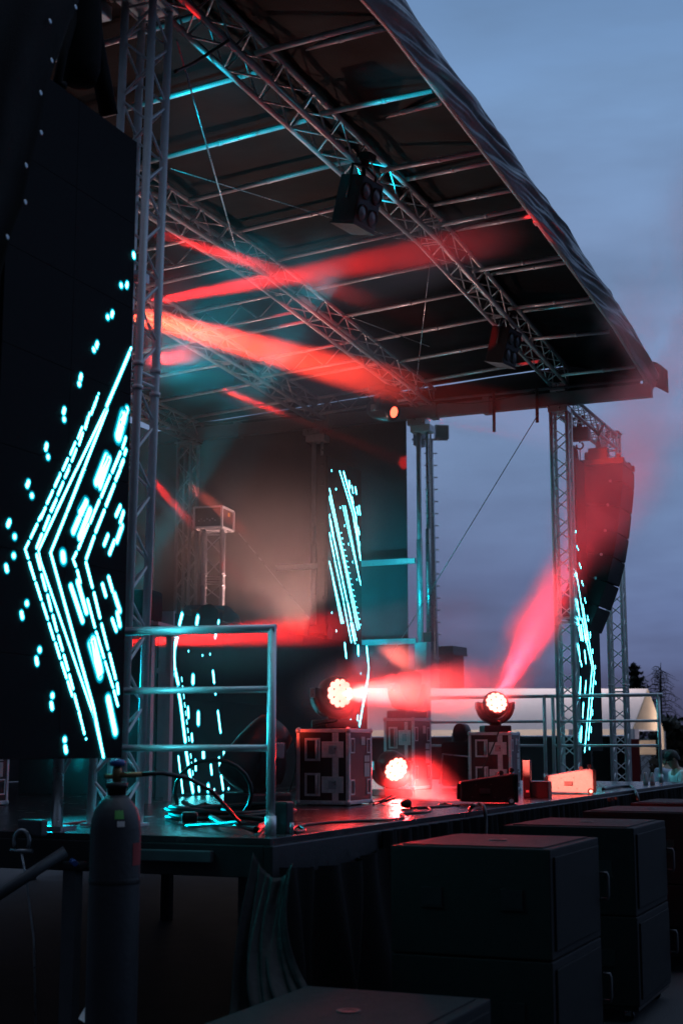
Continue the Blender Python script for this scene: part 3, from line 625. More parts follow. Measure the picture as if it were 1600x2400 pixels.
# ================================================================ MOVING HEADS
def moving_head(label, loc, aim, kind='wash', sc=1.0, lit=None, hang=False, cat='moving light'):
    t = thing('moving_head', label, cat, loc, 0, 'moving lights')
    loc = Vector(loc); aim = Vector(aim).normalized(); sgn = -1 if hang else 1
    hz = math.atan2(aim.y, aim.x); cx, sx_ = math.cos(hz), math.sin(hz); f2 = V(cx, sx_, 0); s2 = V(-sx_, cx, 0)
    rot = Matrix((f2, s2, V(0,0,1))).transposed(); U = V(0,0,sgn); k = sc
    m = MB(); m.box(loc+U*.04*k, (.25*k, .30*k, .07*k), rot, .015*k)
    for q in (-1, 1): m.cyl(loc+s2*.1*q*k, loc+s2*.1*q*k+U*.02*k, .02*k, n=8)
    obj('base', m, BLACKP, t)
    piv = loc+U*.29*k; ww = .175*k
    # yoke: swept U section
    m = MB(); pts = []
    for a in range(0, 13):
        an = math.pi*a/12; x = math.cos(an)*ww; z = -math.sin(an)*.175*k
        pts.append(piv+s2*x+U*(z if True else 0))
    pts = [piv+s2*ww+U*.035*k]+pts+[piv-s2*ww+U*.035*k]
    wd = [.05]+[.055+.028*math.sin(math.pi*a/12) for a in range(13)]+[.05]
    vs = []
    for p_, w_ in zip(pts, wd):
        o_ = (p_-piv); oo = V(0,0,0) if o_.length < 1e-6 else o_.normalized()*.028*k
        for a_, b_ in ((1,1),(1,-1),(-1,-1),(-1,1)): vs.append(p_+oo*a_+f2*w_*k*b_)
    n = len(pts); fs = [(i*4+j, i*4+(j+1) % 4, (i+1)*4+(j+1) % 4, (i+1)*4+j) for i in range(n-1) for j in range(4)]
    m.add(vs, fs, True); m.add(vs, [(3,2,1,0), (n*4-4, n*4-3, n*4-2, n*4-1)]); m.cyl(loc+U*.07*k, loc+U*.13*k, .06*k, n=16); obj('yoke', m, BLACKP, t)
    m = MB()
    for q in (-1, 1): m.box(piv+s2*(ww+.034*k)*q, (.075*k, .012*k, .08*k), rot, .006*k)
    obj('yoke_cap', m, STEEL, t)
    if kind == 'wash':
        m = MB(); m.lathe([(.02*k, -.13*k), (.09*k, -.12*k), (.128*k, -.07*k), (.140*k, 0), (.140*k, .07*k), (.128*k, .088*k), (.122*k, .082*k)], piv, aim, 32); hd = obj('head', m, BLACKP, t)
        u, w = frame(aim); m = MB(); r = .0262*k
        cells = [(0, 0)]+[(6*0+.052*math.cos(R(60*i)), .052*math.sin(R(60*i))) for i in range(6)]+[(.0985*math.cos(R(30*i+15)), .0985*math.sin(R(30*i+15))) for i in range(12)]
        for x, y in cells:
            c = piv+aim*.083*k+u*x*k*.93+w*y*k*.93; m.lathe([(r*1.02, 0), (r*.95, .006*k), (r*.5, .012*k), (.0005, .014*k)], c, aim, 12, False)
        obj('lens', m, lit or LENSR, hd); m = MB(); m.lathe([(.120*k, .078*k), (.06*k, .080*k), (.0005, .080*k)], piv, aim, 28, False); obj('lens_plate', m, LENSD, hd)
    else:
        m = MB(); L = .30*k
        m.lathe([(.03*k, -.22*k), (.10*k, -.205*k), (.125*k, -.13*k), (.13*k, 0), (.122*k, .10*k), (.105*k, .16*k), (.095*k, .165*k), (.078*k, .15*k)], piv, aim, 28); hd = obj('head', m, BLACKP, t)
        m = MB(); m.lathe([(.074*k, 0), (.05*k, .012*k), (.0005, .016*k)], piv+aim*.146*k, aim, 20, False); obj('lens', m, lit or GLASSL, hd)
    m = MB()
    return t, piv
TOWARD = -FW
def aimv(r_, u_, f_): return (RT*r_+UP*u_+FW*f_).normalized()
aim1 = aimv(.52, .125, -.83); h1p = PD(803, 1600, 11.2)
h1, piv1 = moving_head('large red lit wash light on the flight case nearest the camera', (c1.x+.24, c1.y+.23, SZ+.605), aim1, 'wash', 1.0)
aim3 = (PD(1425, 1150, 11.6)-V(14.72, 4.52, 2.09)).normalized()
h3, piv3 = moving_head('red lit wash light tilted skyward on the far flight case', (14.72, 4.52, SZ+.61), aim3, 'wash', .98)
fp = PZ(925, 1868, SZ)
aim2 = aimv(.45, -.27, -.85)
h2, piv2 = moving_head('red lit wash light standing on the stage floor', (12.55, 4.86, SZ), aim2, 'wash', 1.0)
h4, _ = moving_head('unlit dark moving head on the flight case by the white mast', (14.72, 5.52, SZ+.765), aimv(.25, .95, -.1), 'spot', 1.15)
h5, piv5 = moving_head('bulky black moving head behind the near railing post', (10.2, 5.08, SZ), aimv(.55, .62, .45), 'spot', 1.5, LENSR2)
pl = PD(922, 968, 18.6)
h6, piv6 = moving_head('black moving head with a glowing red lens hanging under the roof', (pl.x-.02, pl.y+.12, pl.z+.36), aimv(.55, -.14, -.5), 'spot', 1.1, LENSR2, True)
BA = PD(352, 748, 9.45); BB = PD(975, 915, 13.6); BD = (BB-BA).normalized(); SRC = BA-BD*1.5
h7, piv7 = moving_head('moving head hanging behind the big screen throwing the wide roof beam', (SRC.x-BD.x*.2, SRC.y-BD.y*.2, SRC.z+.29), BD, 'spot', .9, LENSR2, True)
m = MB(); m.cyl((SRC.x-BD.x*.2, SRC.y-BD.y*.2, SRC.z+.33), (7.5, 4.60, SRC.z+.33), .025, n=10); m.box((7.5, 4.59, SRC.z+.33), (.07, .07, .08))
tag(obj('lighting_boom', m, ALU), 'lighting boom clamped behind the near truss tower', 'boom')
# ================================================================ WEDGE SPEAKERS
def wedge(label, loc, rz, mt):
    t = thing('wedge_speaker', label, 'speaker', loc, rz, 'speakers lying on the stage front')
    # local: long axis +x, side panel looks to -y, grille at +x end
    L, H0, H1, D0, D1 = .43, .18, .245, .20, .33
    b = .012
    pr = [(0, .03, .03), (0, -.0, 0)]
    vs = [V(0, -D0/2, .02), V(0, D0/2, .02), V(0, D0/2, H0), V(0, -D0/2, H0), V(L, -D1/2, 0.012), V(L, D1/2, .012), V(L, D1/2, H1), V(L, -D1/2, H1)]
    m = MB(); bm = bmesh.new(); bv = [bm.verts.new(v) for v in vs]
    for f in ((0,1,2,3),(7,6,5,4),(0,4,5,1),(1,5,6,2),(2,6,7,3),(3,7,4,0)): bm.faces.new([bv[i] for i in f])
    bmesh.ops.bevel(bm, geom=bm.edges[:], offset=.014, segments=3, profile=.6, affect='EDGES'); bm.verts.index_update()
    m.add([v.co.copy() for v in bm.verts], [[v.index for v in f.verts] for f in bm.faces]); bm.free(); obj('cabinet', m, mt, t, True)
    m = MB(); m.box((L+.016, 0, H1/2+.006), (.03, D1-.01, H1-.016), None, .012); obj('grille', m, GRILL, t, True)
    def sidey(x): return -(D0/2+(D1-D0)/2*x/L)
    m = MB(); xh = .16
    for xx in (-.035, -.012, .012, .035): pass
    m.box((xh+.03, sidey(xh+.03)-.003, .105), (.085, .012, .042), Matrix.Rotation(-math.atan((D1-D0)/2/L), 3, 'Z'), .005); obj('handle_pocket', m, BLACKM, t, True)
    m = MB(); xw = L-.03; m.cyl((xw, sidey(xw)-.02, .03), (xw, sidey(xw)+.01, .03), .03, n=18); obj('wheel', m, RUBBER, t, True)
    m = MB(); m.cyl((xw, sidey(xw)-.024, .03), (xw, sidey(xw)-.019, .03), .017, n=14); obj('wheel_hub', m, WHITEM, t, True)
    for xx in (L*.8, L*1.0):
        m = MB(); q = V(xx, .02, H1*.92+(.0 if xx > .4 else -.02)); m.cyl(q, q+V(0, 0, .035), .008, n=8); m.cyl(q+V(0, -.012, .045), q+V(0, .012, .045), .02, n=14); obj('rigging_eye', m, BLACKM, t, True)
    m = MB(); m.box((-.014, 0, .10), (.025, .05, .13), None, .012); obj('end_handle', m, mt, t, True)
    m = MB()
    for (xx, zz) in ((.12, .155), (.24, .16), (.27, .055), (.09, .06)): m.sphere((xx, sidey(xx)-.001, zz), .005, 8)
    obj('screw', m, BLACKM, t, True)
    return t
w1 = PZ(1080, 1887, SZ)
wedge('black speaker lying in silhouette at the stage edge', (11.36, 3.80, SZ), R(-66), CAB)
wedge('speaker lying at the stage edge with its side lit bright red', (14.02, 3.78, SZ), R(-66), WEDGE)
# ================================================================ SUBWOOFERS
def sub(label, loc, rz=0):
    t = thing('subwoofer', label, 'subwoofer', loc, rz, 'subwoofers in front of the stage')
    m = MB(); m.bb((0, 0, 0), (1.03, .84, .53), .008); m.bb((.05, .05, .53), (.98, .79, .536)) ; obj('cabinet', m, CABT, t, True)
    m = MB(); m.bb((.05, -.012, .04), (.98, .001, .49), .005); obj('grille', m, GRILL, t, True)
    for y in (.20, .62):
        m = MB(); m.bb((-.004, y-.055, .24), (.03, y+.055, .33)); obj('handle_pocket', m, BLACKM, t, True)
        m = MB(); m.bb((-.006, y-.06, .23), (-.002, y+.06, .238)); obj('pocket_rim', m, BLACKP, t, True)
    m = MB(); m.lathe([(.001, .536), (.05, .536), (.05, .540), (.035, .541), (.03, .5375), (.001, .5375)], (.5, .42, 0), (0,0,1), 20); obj('pole_socket', m, BLACKM, t, True)
    m = MB(); m.tube([(1.0, -.013, .20), (1.0, -.05, .20), (1.0, -.055, .22), (1.0, -.055, .32), (1.0, -.05, .34), (1.0, -.013, .34)], .009, 8); obj('corner_handle', m, DSTEEL, t, True)
    return t
def dolly(label, loc):
    t = thing('wheeled_dolly', label, 'dolly', loc, 0, 'dollies under the subwoofers')
    m = MB(); m.bb((.01, .01, .075), (1.02, .83, .10), .004); obj('board', m, PLY, t, True)
    for x in (.09, .94):
        for y in (.09, .75):
            m = MB(); m.cyl((x-.015, y, .035), (x+.015, y, .035), .035, n=14); obj('wheel', m, RUBBER, t, True)
            m = MB(); m.bb((x-.022, y-.02, .035), (x-.017, y+.02, .075)); m.bb((x+.017, y-.02, .035), (x+.022, y+.02, .075)); obj('caster_fork', m, STEEL, t, True)
    return t
place = {0: 'nearest', 1: 'second', 2: 'third', 3: 'fourth', 4: 'fifth'}
sp = sub('single low subwoofer nearest the camera, its top cut by the bottom of the picture', (4.9, 1.86, .10))
dp = dolly('wheeled dolly under the single low subwoofer nearest the camera', (4.9, 1.86, 0))
for i, x in enumerate((7.0, 9.0, 11.15, 12.95)):
    dup(dp, (x, 1.88, 0), 0, 'wheeled dolly under the %s stack of subwoofers from the camera' % ('first', 'second', 'third', 'fourth')[i])
    dup(sp, (x, 1.88, .10), 0, 'lower subwoofer of the %s stack from the camera' % ('first', 'second', 'third', 'fourth')[i])
    dup(sp, (x+.004*i, 1.88+.004*i, .637), 0, 'upper subwoofer of the %s stack from the camera' % ('first', 'second', 'third', 'fourth')[i])
# ================================================================ LINE ARRAY
AX0, AX1 = 19.95, 20.75
la = thing('line_array', 'curved black line array of speaker cabinets hanging beside the far screen', 'line array', (20.5, 4.4, 3.3))
ed = [PX(*p, 20.75) for p in ((1484,1150),(1478,1207),(1472,1265),(1463,1321),(1449,1377),(1429,1433),(1407,1487))]
ed = [V(AX0, p.y, p.z) for p in [PX(1484, 1108, 20.75)]+ed]
for i in range(7):
    a, b = ed[i], ed[i+1]; d = (b-a); n_ = V(0, -d.z, d.y).normalized()     # points into the array (+y)
    if n_.y < 0: n_ = -n_
    dep = .60 if i < 5 else .52
    g = .008; dn = d.normalized()
    pr = [a+dn*g, b-dn*g, b-dn*g*2+n_*dep*.55, b-dn*.03+n_*dep, a+dn*.03+n_*dep, a+dn*g*2+n_*dep*.55]
    m = MB(); m.prism(pr, (AX1-AX0, 0, 0)); c = obj('cabinet', m, CAB, la)
    m = MB(); q = b+n_*.17-dn*.015; m.cyl((AX0-.008, q.y, q.z), (AX0+.004, q.y, q.z), .022, n=14); obj('rigging_pin', m, STEEL, c)
    m = MB(); m.prism([a+dn*.02-n_*.006, b-dn*.02-n_*.006, b-dn*.02+n_*.002, a+dn*.02+n_*.002], (AX1-AX0, 0, 0)); obj('grille', m, GRILL, c)
a = ed[0]
m = MB()
for x in (AX0+.05, AX1-.05):
    m.bb((x-.04, a.y-.02, a.z+.01), (x+.04, a.y+.62, a.z+.09)); m.cyl((x-.02, a.y+.06, a.z+.12), (x+.02, a.y+.06, a.z+.12), .03, n=12)
for y in (.04, .3, .58): m.bb((AX0+.05, a.y+y-.03, a.z+.02), (AX1-.05, a.y+y+.03, a.z+.08))
m.bb((AX0+.35, a.y+.28, a.z+.09), (AX0+.55, a.y+.56, a.z+.16)); obj('rigging_frame', m, BLACKM, la)
def hoist(label, p, cover):
    t = thing('chain_hoist', label, 'chain hoist', tuple(p), 0, 'chain hoists on the truss arm')
    m = MB(); m.box(p, (.16, .30, .20), None, .03); m.cyl(p+V(0, -.13, -.02), p+V(0, .2, -.02), .075, n=16); obj('motor', m, BLACKM, t)
    m = MB(); m.cyl(p+V(0,0,.1), p+V(0,0,.24), .045, .025, n=12); m.tube([p+V(0,0,.22), p+V(0,.0,6.42-p.z)], .012, 6)
    for q in (-1, 1): m.tube([p+V(0, 0, .30), p+V(0, .10*q, 6.42-p.z)], .022, 6)
    obj('sling', m, BLACKP, t)
    m = MB(); pts = [p+V(0, .05*math.sin(a), -.17-.05*math.cos(a)+.0) for a in [R(q) for q in range(-150, 130, 20)]]; m.tube(pts, .014, 7); m.cyl(p+V(0,0,-.10), p+V(0,0,-.13), .012, n=8); obj('hook', m, BLACKM, t)
    m = MB(); m.tube([p+V(0,0,-.22), V(p.x, p.y, 5.55)], .01, 6); obj('chain', m, STEEL, t)
    if cover: m = MB(); m.lathe([(.02, 0), (.07, -.08), (.085, -.3), (.06, -.5), (.01, -.52)], p+V(0, .10, -.16), (0,0,1), 12); obj('chain_bag', m, CLOTH, t)
hoist('chain hoist hanging close to the far tower, above a chain bag', PX(1357, 1018, 20.2), True)
hoist('chain hoist hanging above the middle of the line array', PX(1402, 1066, 20.6), True)
# cable on array
# ================================================================ BLINDERS
def blinder(label, top, bot, face_dir):
    pass
def hung_box(label, px, py, t_, sc, yaw):
    c = PD(px, py, t_)
    t = thing('blinder_light', label, 'blinder light', tuple(c), 0, 'four lamp lights under the front roof truss')
    rot = Matrix.Rotation(yaw, 3, 'Z')@Matrix.Rotation(R(14), 3, 'X')
    def L(x, y, z): return c+rot@V(x*sc, y*sc, z*sc)
    m = MB(); m.box(c, (.36*sc, .26*sc, .46*sc), rot, .02*sc); obj('housing', m, BLACKM, t)
    m = MB(); m.box(L(0, .0, -.236), (.37*sc, .27*sc, .012*sc), rot); obj('bottom_plate', m, BLACKP, t)
    for x in (-.085, .085):
        for z in (-.11, .10):
            m = MB(); m.lathe([(.078*sc, 0), (.082*sc, .012*sc), (.074*sc, .02*sc), (.066*sc, .006*sc)], L(x, -.13, z), rot@V(0,-1,0), 24); o = obj('lamp', m, BLACKM, t)
            m = MB(); m.lathe([(.066*sc, .004*sc), (.04*sc, .011*sc), (.001, .013*sc)], L(x, -.13, z), rot@V(0,-1,0), 20, False); obj('glass', m, GLASSL, o)
    m = MB(); m.tube([L(-.2, 0, 0), L(-.2, 0, .32), L(0, 0, .36), L(.2, 0, .32), L(.2, 0, 0)], .014*sc, 7); m.tube([L(0,0,.36), L(0, 0, .48)], .03*sc, 8)
    m.tube([L(.06, .03, .26), L(.02, .06, .42), L(-.12, .1, .5), L(-.2, .16, .44)], .02*sc, 7); m.box(L(0,0,.45), (.12*sc, .12*sc, .07*sc), rot, .01); obj('bracket', m, BLACKM, t)
hung_box('black four lamp blinder under the roof truss nearer the camera', 838, 478, 12.6, .95, R(-10))
hung_box('black four lamp blinder under the roof truss near the far tower', 1180, 813, 17.3, .95, R(-10))
# ================================================================ GAS CYLINDER
g = PD(275, 1870, 6.6); gx, gy = 5.80, 3.62
t = thing('gas_cylinder', 'grey gas cylinder with a blue valve cap standing in front of the stage', 'gas cylinder', (gx, gy, 0))
zt = 1.445
m = MB(); m.lathe([(.09, 0), (.112, .015), (.117, .05), (.117, zt-.16), (.112, zt-.11), (.098, zt-.065), (.07, zt-.025), (.045, zt)], (gx, gy, 0), (0,0,1), 32); obj('body', m, CYLP, t)
m = MB(); m.lathe([(.042, zt), (.044, zt+.03), (.05, zt+.032), (.05, zt+.055), (.03, zt+.06)], (gx, gy, 0), (0,0,1), 20); obj('collar', m, BLACKM, t)
m = MB(); m.lathe([(.02, zt+.06), (.022, zt+.11), (.018, zt+.13)], (gx, gy, 0), (0,0,1), 14); m.cyl((gx, gy, zt+.09), (gx+.04, gy-.11, zt+.095), .013, n=10); m.cyl((gx-.02, gy+.05, zt+.085), (gx, gy, zt+.085), .012, n=10); obj('valve', m, BRASS, t)
m = MB(); m.lathe([(.01, zt+.13), (.034, zt+.133), (.038, zt+.15), (.028, zt+.162), (.005, zt+.165)], (gx, gy, 0), (0,0,1), 18); obj('hand_wheel', m, BLUEP, t)
def onbody(a0, a1, z0, z1, r, mt, name):
    m = MB(); m.grid(lambda a, b: V(gx+r(z0+(z1-z0)*b)*math.cos(a0+(a1-a0)*a), gy+r(z0+(z1-z0)*b)*math.sin(a0+(a1-a0)*a), z0+(z1-z0)*b), 8, 4); obj(name, m, mt, t)
sh = lambda z: .1185 if z < zt-.16 else .1185-.0225*((z-(zt-.16))/.095)**1.9+.0015
tc_ = math.atan2(-gy, -gx)
onbody(tc_-.05, tc_+.33, zt-.105, zt-.065, sh, GREENP, 'green_label'); onbody(tc_+.05, tc_+.35, zt-.14, zt-.115, sh, PAPER, 'paper_label')
onbody(tc_+.75, tc_+1.35, 1.13, 1.23, lambda z: .1183, REDP, 'red_label')
m = MB(); m.lathe([(.1182, 1.045), (.1195, 1.05), (.1195, 1.065), (.1182, 1.07)], (gx, gy, 0), (0,0,1), 32, False); obj('strap', m, BLACKM, t)
# hose from the valve
h0 = V(gx+.04, gy-.11, zt+.095)
m = MB(); m.tube([h0, h0+V(.08, -.06, .005), h0+V(.25, -.10, -.02), h0+V(.5, -.10, -.09), h0+V(.9, -.05, -.26), h0+V(1.3, .3, -.30), h0+V(1.5, .6, -.325)], .011, 8)
tag(obj('hose', m, RUBBER), 'black rubber hose running from the gas cylinder valve onto the deck', 'hose')
# ================================================================ CABLES
def loopcable(cx, cy, z, r0, n, seed, zz=.02, rad=.011):
    rnd = random.Random(seed); pts = []; N = 28*n; ph = rnd.random()*6
    for i in range(N):
        a = 2*math.pi*i/28+ph; k = i/28
        rr = r0*(1+.16*math.sin(a*.37+seed)+.10*math.sin(k*2.1))
        pts.append(V(cx+rr*math.cos(a)*1.0+.05*math.sin(k*3), cy+rr*math.sin(a)*.92+.05*math.cos(k*2.2), z+rad+.028*(.5+.5*math.sin(a*1.7+k))*min(1, k)+zz*k/n))
    m = MB(); m.tube(pts, rad, 7); return m
cc = V(8.85, 4.55, SZ)
t = thing('cable_coil', 'tangled coil of thick black cable on the deck behind the near railing', 'cable', tuple(cc))
obj('cable', loopcable(cc.x-.55, cc.y-.20, SZ, .40, 4, 3, .05, .016), RUBBER, t)
m = MB(); ctr = PD(500, 1850, 9.3); pts = []
for i in range(20):
    a = R(200-i*18.5); rx, ry = 90, 78
    pts.append(PD(500+rx*math.cos(a), 1858-ry*math.sin(a), 9.3-.15*math.cos(a*.5)))
m.tube(pts, .014, 7); obj('cable', m, RUBBER, t)
m = MB(); m.tube([PZ(430, 1880, SZ+.03), PZ(520, 1930, SZ+.04), PZ(600, 1945, SZ+.03), PZ(625, 1930, SZ+.02)], .02, 8); m.tube([PZ(410, 1900, SZ+.06), PZ(480, 1885, SZ+.05), PZ(560, 1912, SZ+.05), PZ(640, 1925, SZ+.02)], .016, 8)
m.box(PZ(445, 1915, SZ+.05), (.16, .10, .06), Matrix.Rotation(.5, 3, 'Z'), .02); obj('connector', m, RUBBER, t)
def cable(label, pts, r=.008, name='cable', mt=None, cat='cable'):
    m = MB(); P_ = [Vector(p) for p in pts]; out = []
    for i in range(len(P_)-1):
        p0 = P_[max(i-1, 0)]; p1 = P_[i]; p2 = P_[i+1]; p3 = P_[min(i+2, len(P_)-1)]
        for k in range(6):
            u = k/6; out.append(.5*((2*p1)+(-p0+p2)*u+(2*p0-5*p1+4*p2-p3)*u*u+(-p0+3*p1-3*p2+p3)*u**3))
    out.append(P_[-1]); m.tube(out, r, 7); return tag(obj(name, m, mt or RUBBER), label, cat)
Zf = lambda x, y, dz=.008: PZ(x, y, SZ+dz)
cable('black cable with a loose loop lying along the front of the deck', [Zf(700, 1935), Zf(715, 1945), Zf(690, 1950), Zf(692, 1938), Zf(740, 1930), Zf(820, 1925), Zf(900, 1922), Zf(945, 1915), Zf(940, 1907), Zf(1000, 1903), Zf(1003, 1893), Zf(960, 1893)])
t = thing('power_plug', 'black power plug lying at the end of the deck cable', 'plug', tuple(Zf(955, 1892)))
q = Zf(955, 1892); m = MB(); m.lathe([(.005, -.06), (.018, -.055), (.034, -.02), (.036, .01), (.02, .03)], q+V(0, 0, .028), (.3, -1, .1), 14); obj('body', m, RUBBER, t); m = MB(); m.cyl(q+V(-.02, .06, .03), q+V(-.04, .12, .03), .006, n=8); obj('pin', m, STEEL, t)
cable('thin cable lying in front of the silhouetted speaker', [Zf(975, 1893), Zf(1040, 1890), Zf(1060, 1886), Zf(1040, 1883), Zf(1030, 1886), Zf(1075, 1888)], .008)
cable('black cable looping over the stage edge below the silhouetted speaker', [Zf(1100, 1897, .01), Zf(1108, 1889, .05), PY(1120, 1884, 3.4), PY(1132, 1890, 3.24), PY(1138, 1925, 3.2), PY(1136, 1990, 3.18)], .014)
cable('black cable curving over the far stage edge', [Zf(1412, 1850, .012), Zf(1440, 1844, .02), PY(1475, 1843, 3.5), PY(1490, 1860, 3.2), PY(1495, 1890, 3.17)], .018)
cable('cable bundle at the foot of the floor wash light', [Zf(875, 1886), Zf(890, 1880), Zf(905, 1877, .03), Zf(925, 1870, .05)], .01)
cable('cable hanging down the back of the nearest flight case', [PD(690, 1740, 11.5), PD(694, 1790, 11.5), PD(680, 1850, 11.5), Zf(660, 1885)], .006)
cable('cable lying on top of the nearest flight case', [PD(735, 1700, 11.3), PD(755, 1695, 11.3), PD(780, 1692, 11.25), PD(790, 1688, 11.2)], .009)
cable('cable hanging down the front of the far flight case', [PD(1165, 1690, 14.4), PD(1172, 1700, 14.35), PD(1150, 1760, 14.3), PD(1115, 1830, 14.3), Zf(1095, 1850)], .007)
cable('thin white bent cable beside the floor wash light', [Zf(868, 1882), Zf(895, 1876, .03), Zf(920, 1862, .08)], .006, mt=STEEL)
cable('orange cable laid along the deck edge below the big screen', [Zf(110, 1935), Zf(150, 1932), Zf(190, 1927), Zf(235, 1923)], .01, mt=REDP)
# steel wires
for lab, a, b, r in (('steel guy wire slanting down from the far tower', PD(1262, 968, 19.8), PD(905, 1555, 20.4), .006), ('thin steel wire hanging from the roof beside the near tower', PD(415, 95, 9.6), PD(565, 625, 12.4), .007), ('thin steel wire hanging from the middle of the front roof truss', PD(1010, 590, 15.2), PD(972, 925, 18.2), .006), ('thin steel wire sloping under the roof from the second truss', PD(800, 735, 15.5), PD(1005, 812, 18.4), .006), ('thin steel wire crossing under the roof near the left blinder', PD(400, 395, 11.5), PD(935, 560, 15), .005), ('faint steel wire above the rear of the dj booth', PD(560, 1250, 19), PD(725, 1450, 18), .005)):
    m = MB(); m.cyl(a, b, r, n=6); tag(obj('steel_wire', m, STEEL), lab, 'wire', 'steel wires of the stage roof')
cable('black cable draped across the front roof truss at the near end', [PD(410, 168, 9.3), PD(450, 150, 9.5), PD(500, 118, 9.8), PD(535, 95, 10.2)], .012)
cable('small chain sagging from the middle of the front roof truss', [PD(930, 555, 14.6), PD(960, 562, 14.8), PD(985, 572, 15), PD(1005, 590, 15.1)], .012, 'chain', STEEL, 'chain')
cable('thin cable sagging below the far roof beam', [PX(1000, 940, 19.0), PX(1100, 946, 18.9), PX(1200, 930, 18.9), PX(1262, 912, 18.9)], .008)
# small boxes on deck
q = Zf(660, 1950)
t = thing('junction_box', 'small black junction box beside the near railing post', 'junction box', (q.x, q.y, SZ)); m = MB(); m.box((q.x+.02, q.y, SZ+.085), (.09, .085, .17), None, .008); obj('body', m, BLACKP, t); m = MB(); m.cyl((q.x-.02, q.y-.07, SZ), (q.x-.02, q.y-.07, SZ+.06), .012, n=10); obj('glass_plug', m, STEEL, t)
q = Zf(1243, 1868)
t = thing('power_box', 'upright black power box between the two speakers', 'power box', (q.x, q.y, SZ)); m = MB(); m.box((q.x, q.y+.03, SZ+.17), (.06, .07, .34), None, .005); obj('upright', m, BLACKP, t); m = MB(); m.box((q.x+.05, q.y-.08, SZ+.075), (.12, .18, .15), None, .008); obj('body', m, BLACKP, t); m = MB(); m.box((q.x-.03, q.y+.02, SZ+.06), (.006, .03, .02)); obj('indicator', m, PAPER, t)
for k, (px, py) in enumerate(((1512, 1838), (1528, 1838), (1275, 1867), (738, 1955))):
    if k < 3:
        q = Zf(px, py); m = MB(); m.lathe([(.03, 0), (.032, .05), (.026, .07), (.024, .12), (.018, .14), (.012, .15)], (q.x, q.y, SZ), (0,0,1), 12); tag(obj('water_bottle', m, WHITEM), ('left small water bottle by the outermost railing', 'right small water bottle by the outermost railing', 'small bottle beside the upright power box')[k], 'bottle')
# tubular trolley with black cover beside far case
q = Zf(1070, 1850)
t = thing('equipment_trolley', 'black covered equipment trolley with a bent tube frame beside the far flight case', 'trolley', (15.6, 5.25, SZ))
b0 = V(15.55, 5.15, SZ)
m = MB(); m.box(b0+V(.1, .05, .27), (.5, .36, .50), None, .05); obj('cover', m, CLOTH, t)
m = MB(); m.tube([b0+V(-.2, -.1, .02), b0+V(-.18, -.12, .1), b0+V(-.2, -.12, .35), b0+V(-.2, .18, .38), b0+V(-.2, .22, .05)], .012, 8); obj('tube_frame', m, STEEL, t)
m = MB(); m.cyl(b0+V(-.1, .02, .62), b0+V(-.02, -.02, .62), .10, n=20); obj('lamp_head', m, BLACKP, t)
# ================================================================ LEFT WING: curtain, bag, rigging, shackle, brace
t = thing('black_curtain', 'black curtain with metal eyelets hanging beside the upper left of the big screen', 'curtain', (5.3, 3.85, 2.5))
edge = [(200,-60),(185,15),(127,48),(132,145),(101,218),(103,310),(68,386),(65,476),(24,555),(5,640),(-30,760)]
edge = [(205,-60),(180,15),(150,80),(128,150),(108,218),(92,310),(72,386),(55,476),(24,560),(2,650),(-30,760)]
def cur(a, b):
    k = b*(len(edge)-1); i = min(int(k), len(edge)-2); f_ = k-i
    ex = edge[i][0]+(edge[i+1][0]-edge[i][0])*f_; ey = edge[i][1]+(edge[i+1][1]-edge[i][1])*f_
    x = -160+(ex+160)*a; return PY(x, ey+0*(1-a), 3.86+.02*math.sin(a*14+b*3))
m = MB(); m.grid(cur, 30, 24); o = obj('cloth', m, CLOTH, t); o.modifiers.new('s', 'SOLIDIFY').thickness = .004
for (x, y) in ((180,17),(120,50),(124,142),(98,218),(99,311),(64,388),(62,474),(20,556)):
    p_ = PY(x-3, y, 3.835); m = MB(); m.lathe([(.008, 0), (.013, .002), (.013, .004), (.008, .005)], p_, (0,-1,0), 14); obj('eyelet', m, STEEL, t)
t = thing('chain_bag', 'black chain bag and sling hanging over the top of the big screen', 'chain bag', (6.2, 4.3, 5.2))
m = MB(); b0 = PY(190, 120, 4.32)
m.lathe([(.02, -.20), (.09, -.19), (.115, -.10), (.12, .1), (.10, .5), (.09, .9)], b0, (0,0,1), 16); obj('bag', m, CLOTH, t)
m = MB(); m.tube([PY(212, 20, 4.3), PY(225, 110, 4.3), PY(240, 190, 4.28), PY(256, 270, 4.28)], .055, 8); m.tube([PY(150, 200, 4.3), PY(135, 195, 4.3), PY(150, 120, 4.3), PY(185, 10, 4.3)], .025, 8); obj('sling', m, CLOTH, t)
# outer tower of the near wing
t = thing('truss_tower', 'dark truss tower holding the black curtain at the left edge of the picture', 'truss tower', (4.3, 4.45, 0))
truss_parts(t, (4.35, 4.5, .02), (4.35, 4.5, 6.6), (1, 0, 0), .225, .225, .026, .0095, .5, BLACKM)
t = thing('screen_truss', 'horizontal truss carrying the big screen', 'truss', (5.8, 4.5, 6.3))
truss_parts(t, (4.5, 4.48, 6.50), (7.2, 4.56, 6.50), (0, 1, 0), .225, .225, .024, .009, .42, BLACKM, plates=False)
# ragged dark cover strip on the outer edge of the screen
m = MB(); ed2 = [(40,570),(22,640),(30,690),(12,770),(12,830),(22,836),(10,838),(8,900),(18,930),(12,1000),(2,1030),(2,1060),(8,1066),(-4,1070),(-2,1200)]
pl_ = [PY(x, y, YL+.16) for x, y in ed2]; pr_ = [PY(44-(y-570)*.058, y, YL+.16) for x, y in ed2]
for i in range(len(ed2)-1): m.prism([pl_[i], pl_[i+1], pr_[i+1], pr_[i]], (0, .012, 0))
tag(obj('cable_cover', m, CLOTH), 'ragged black cloth cover along the outer edge of the big screen', 'cloth cover')
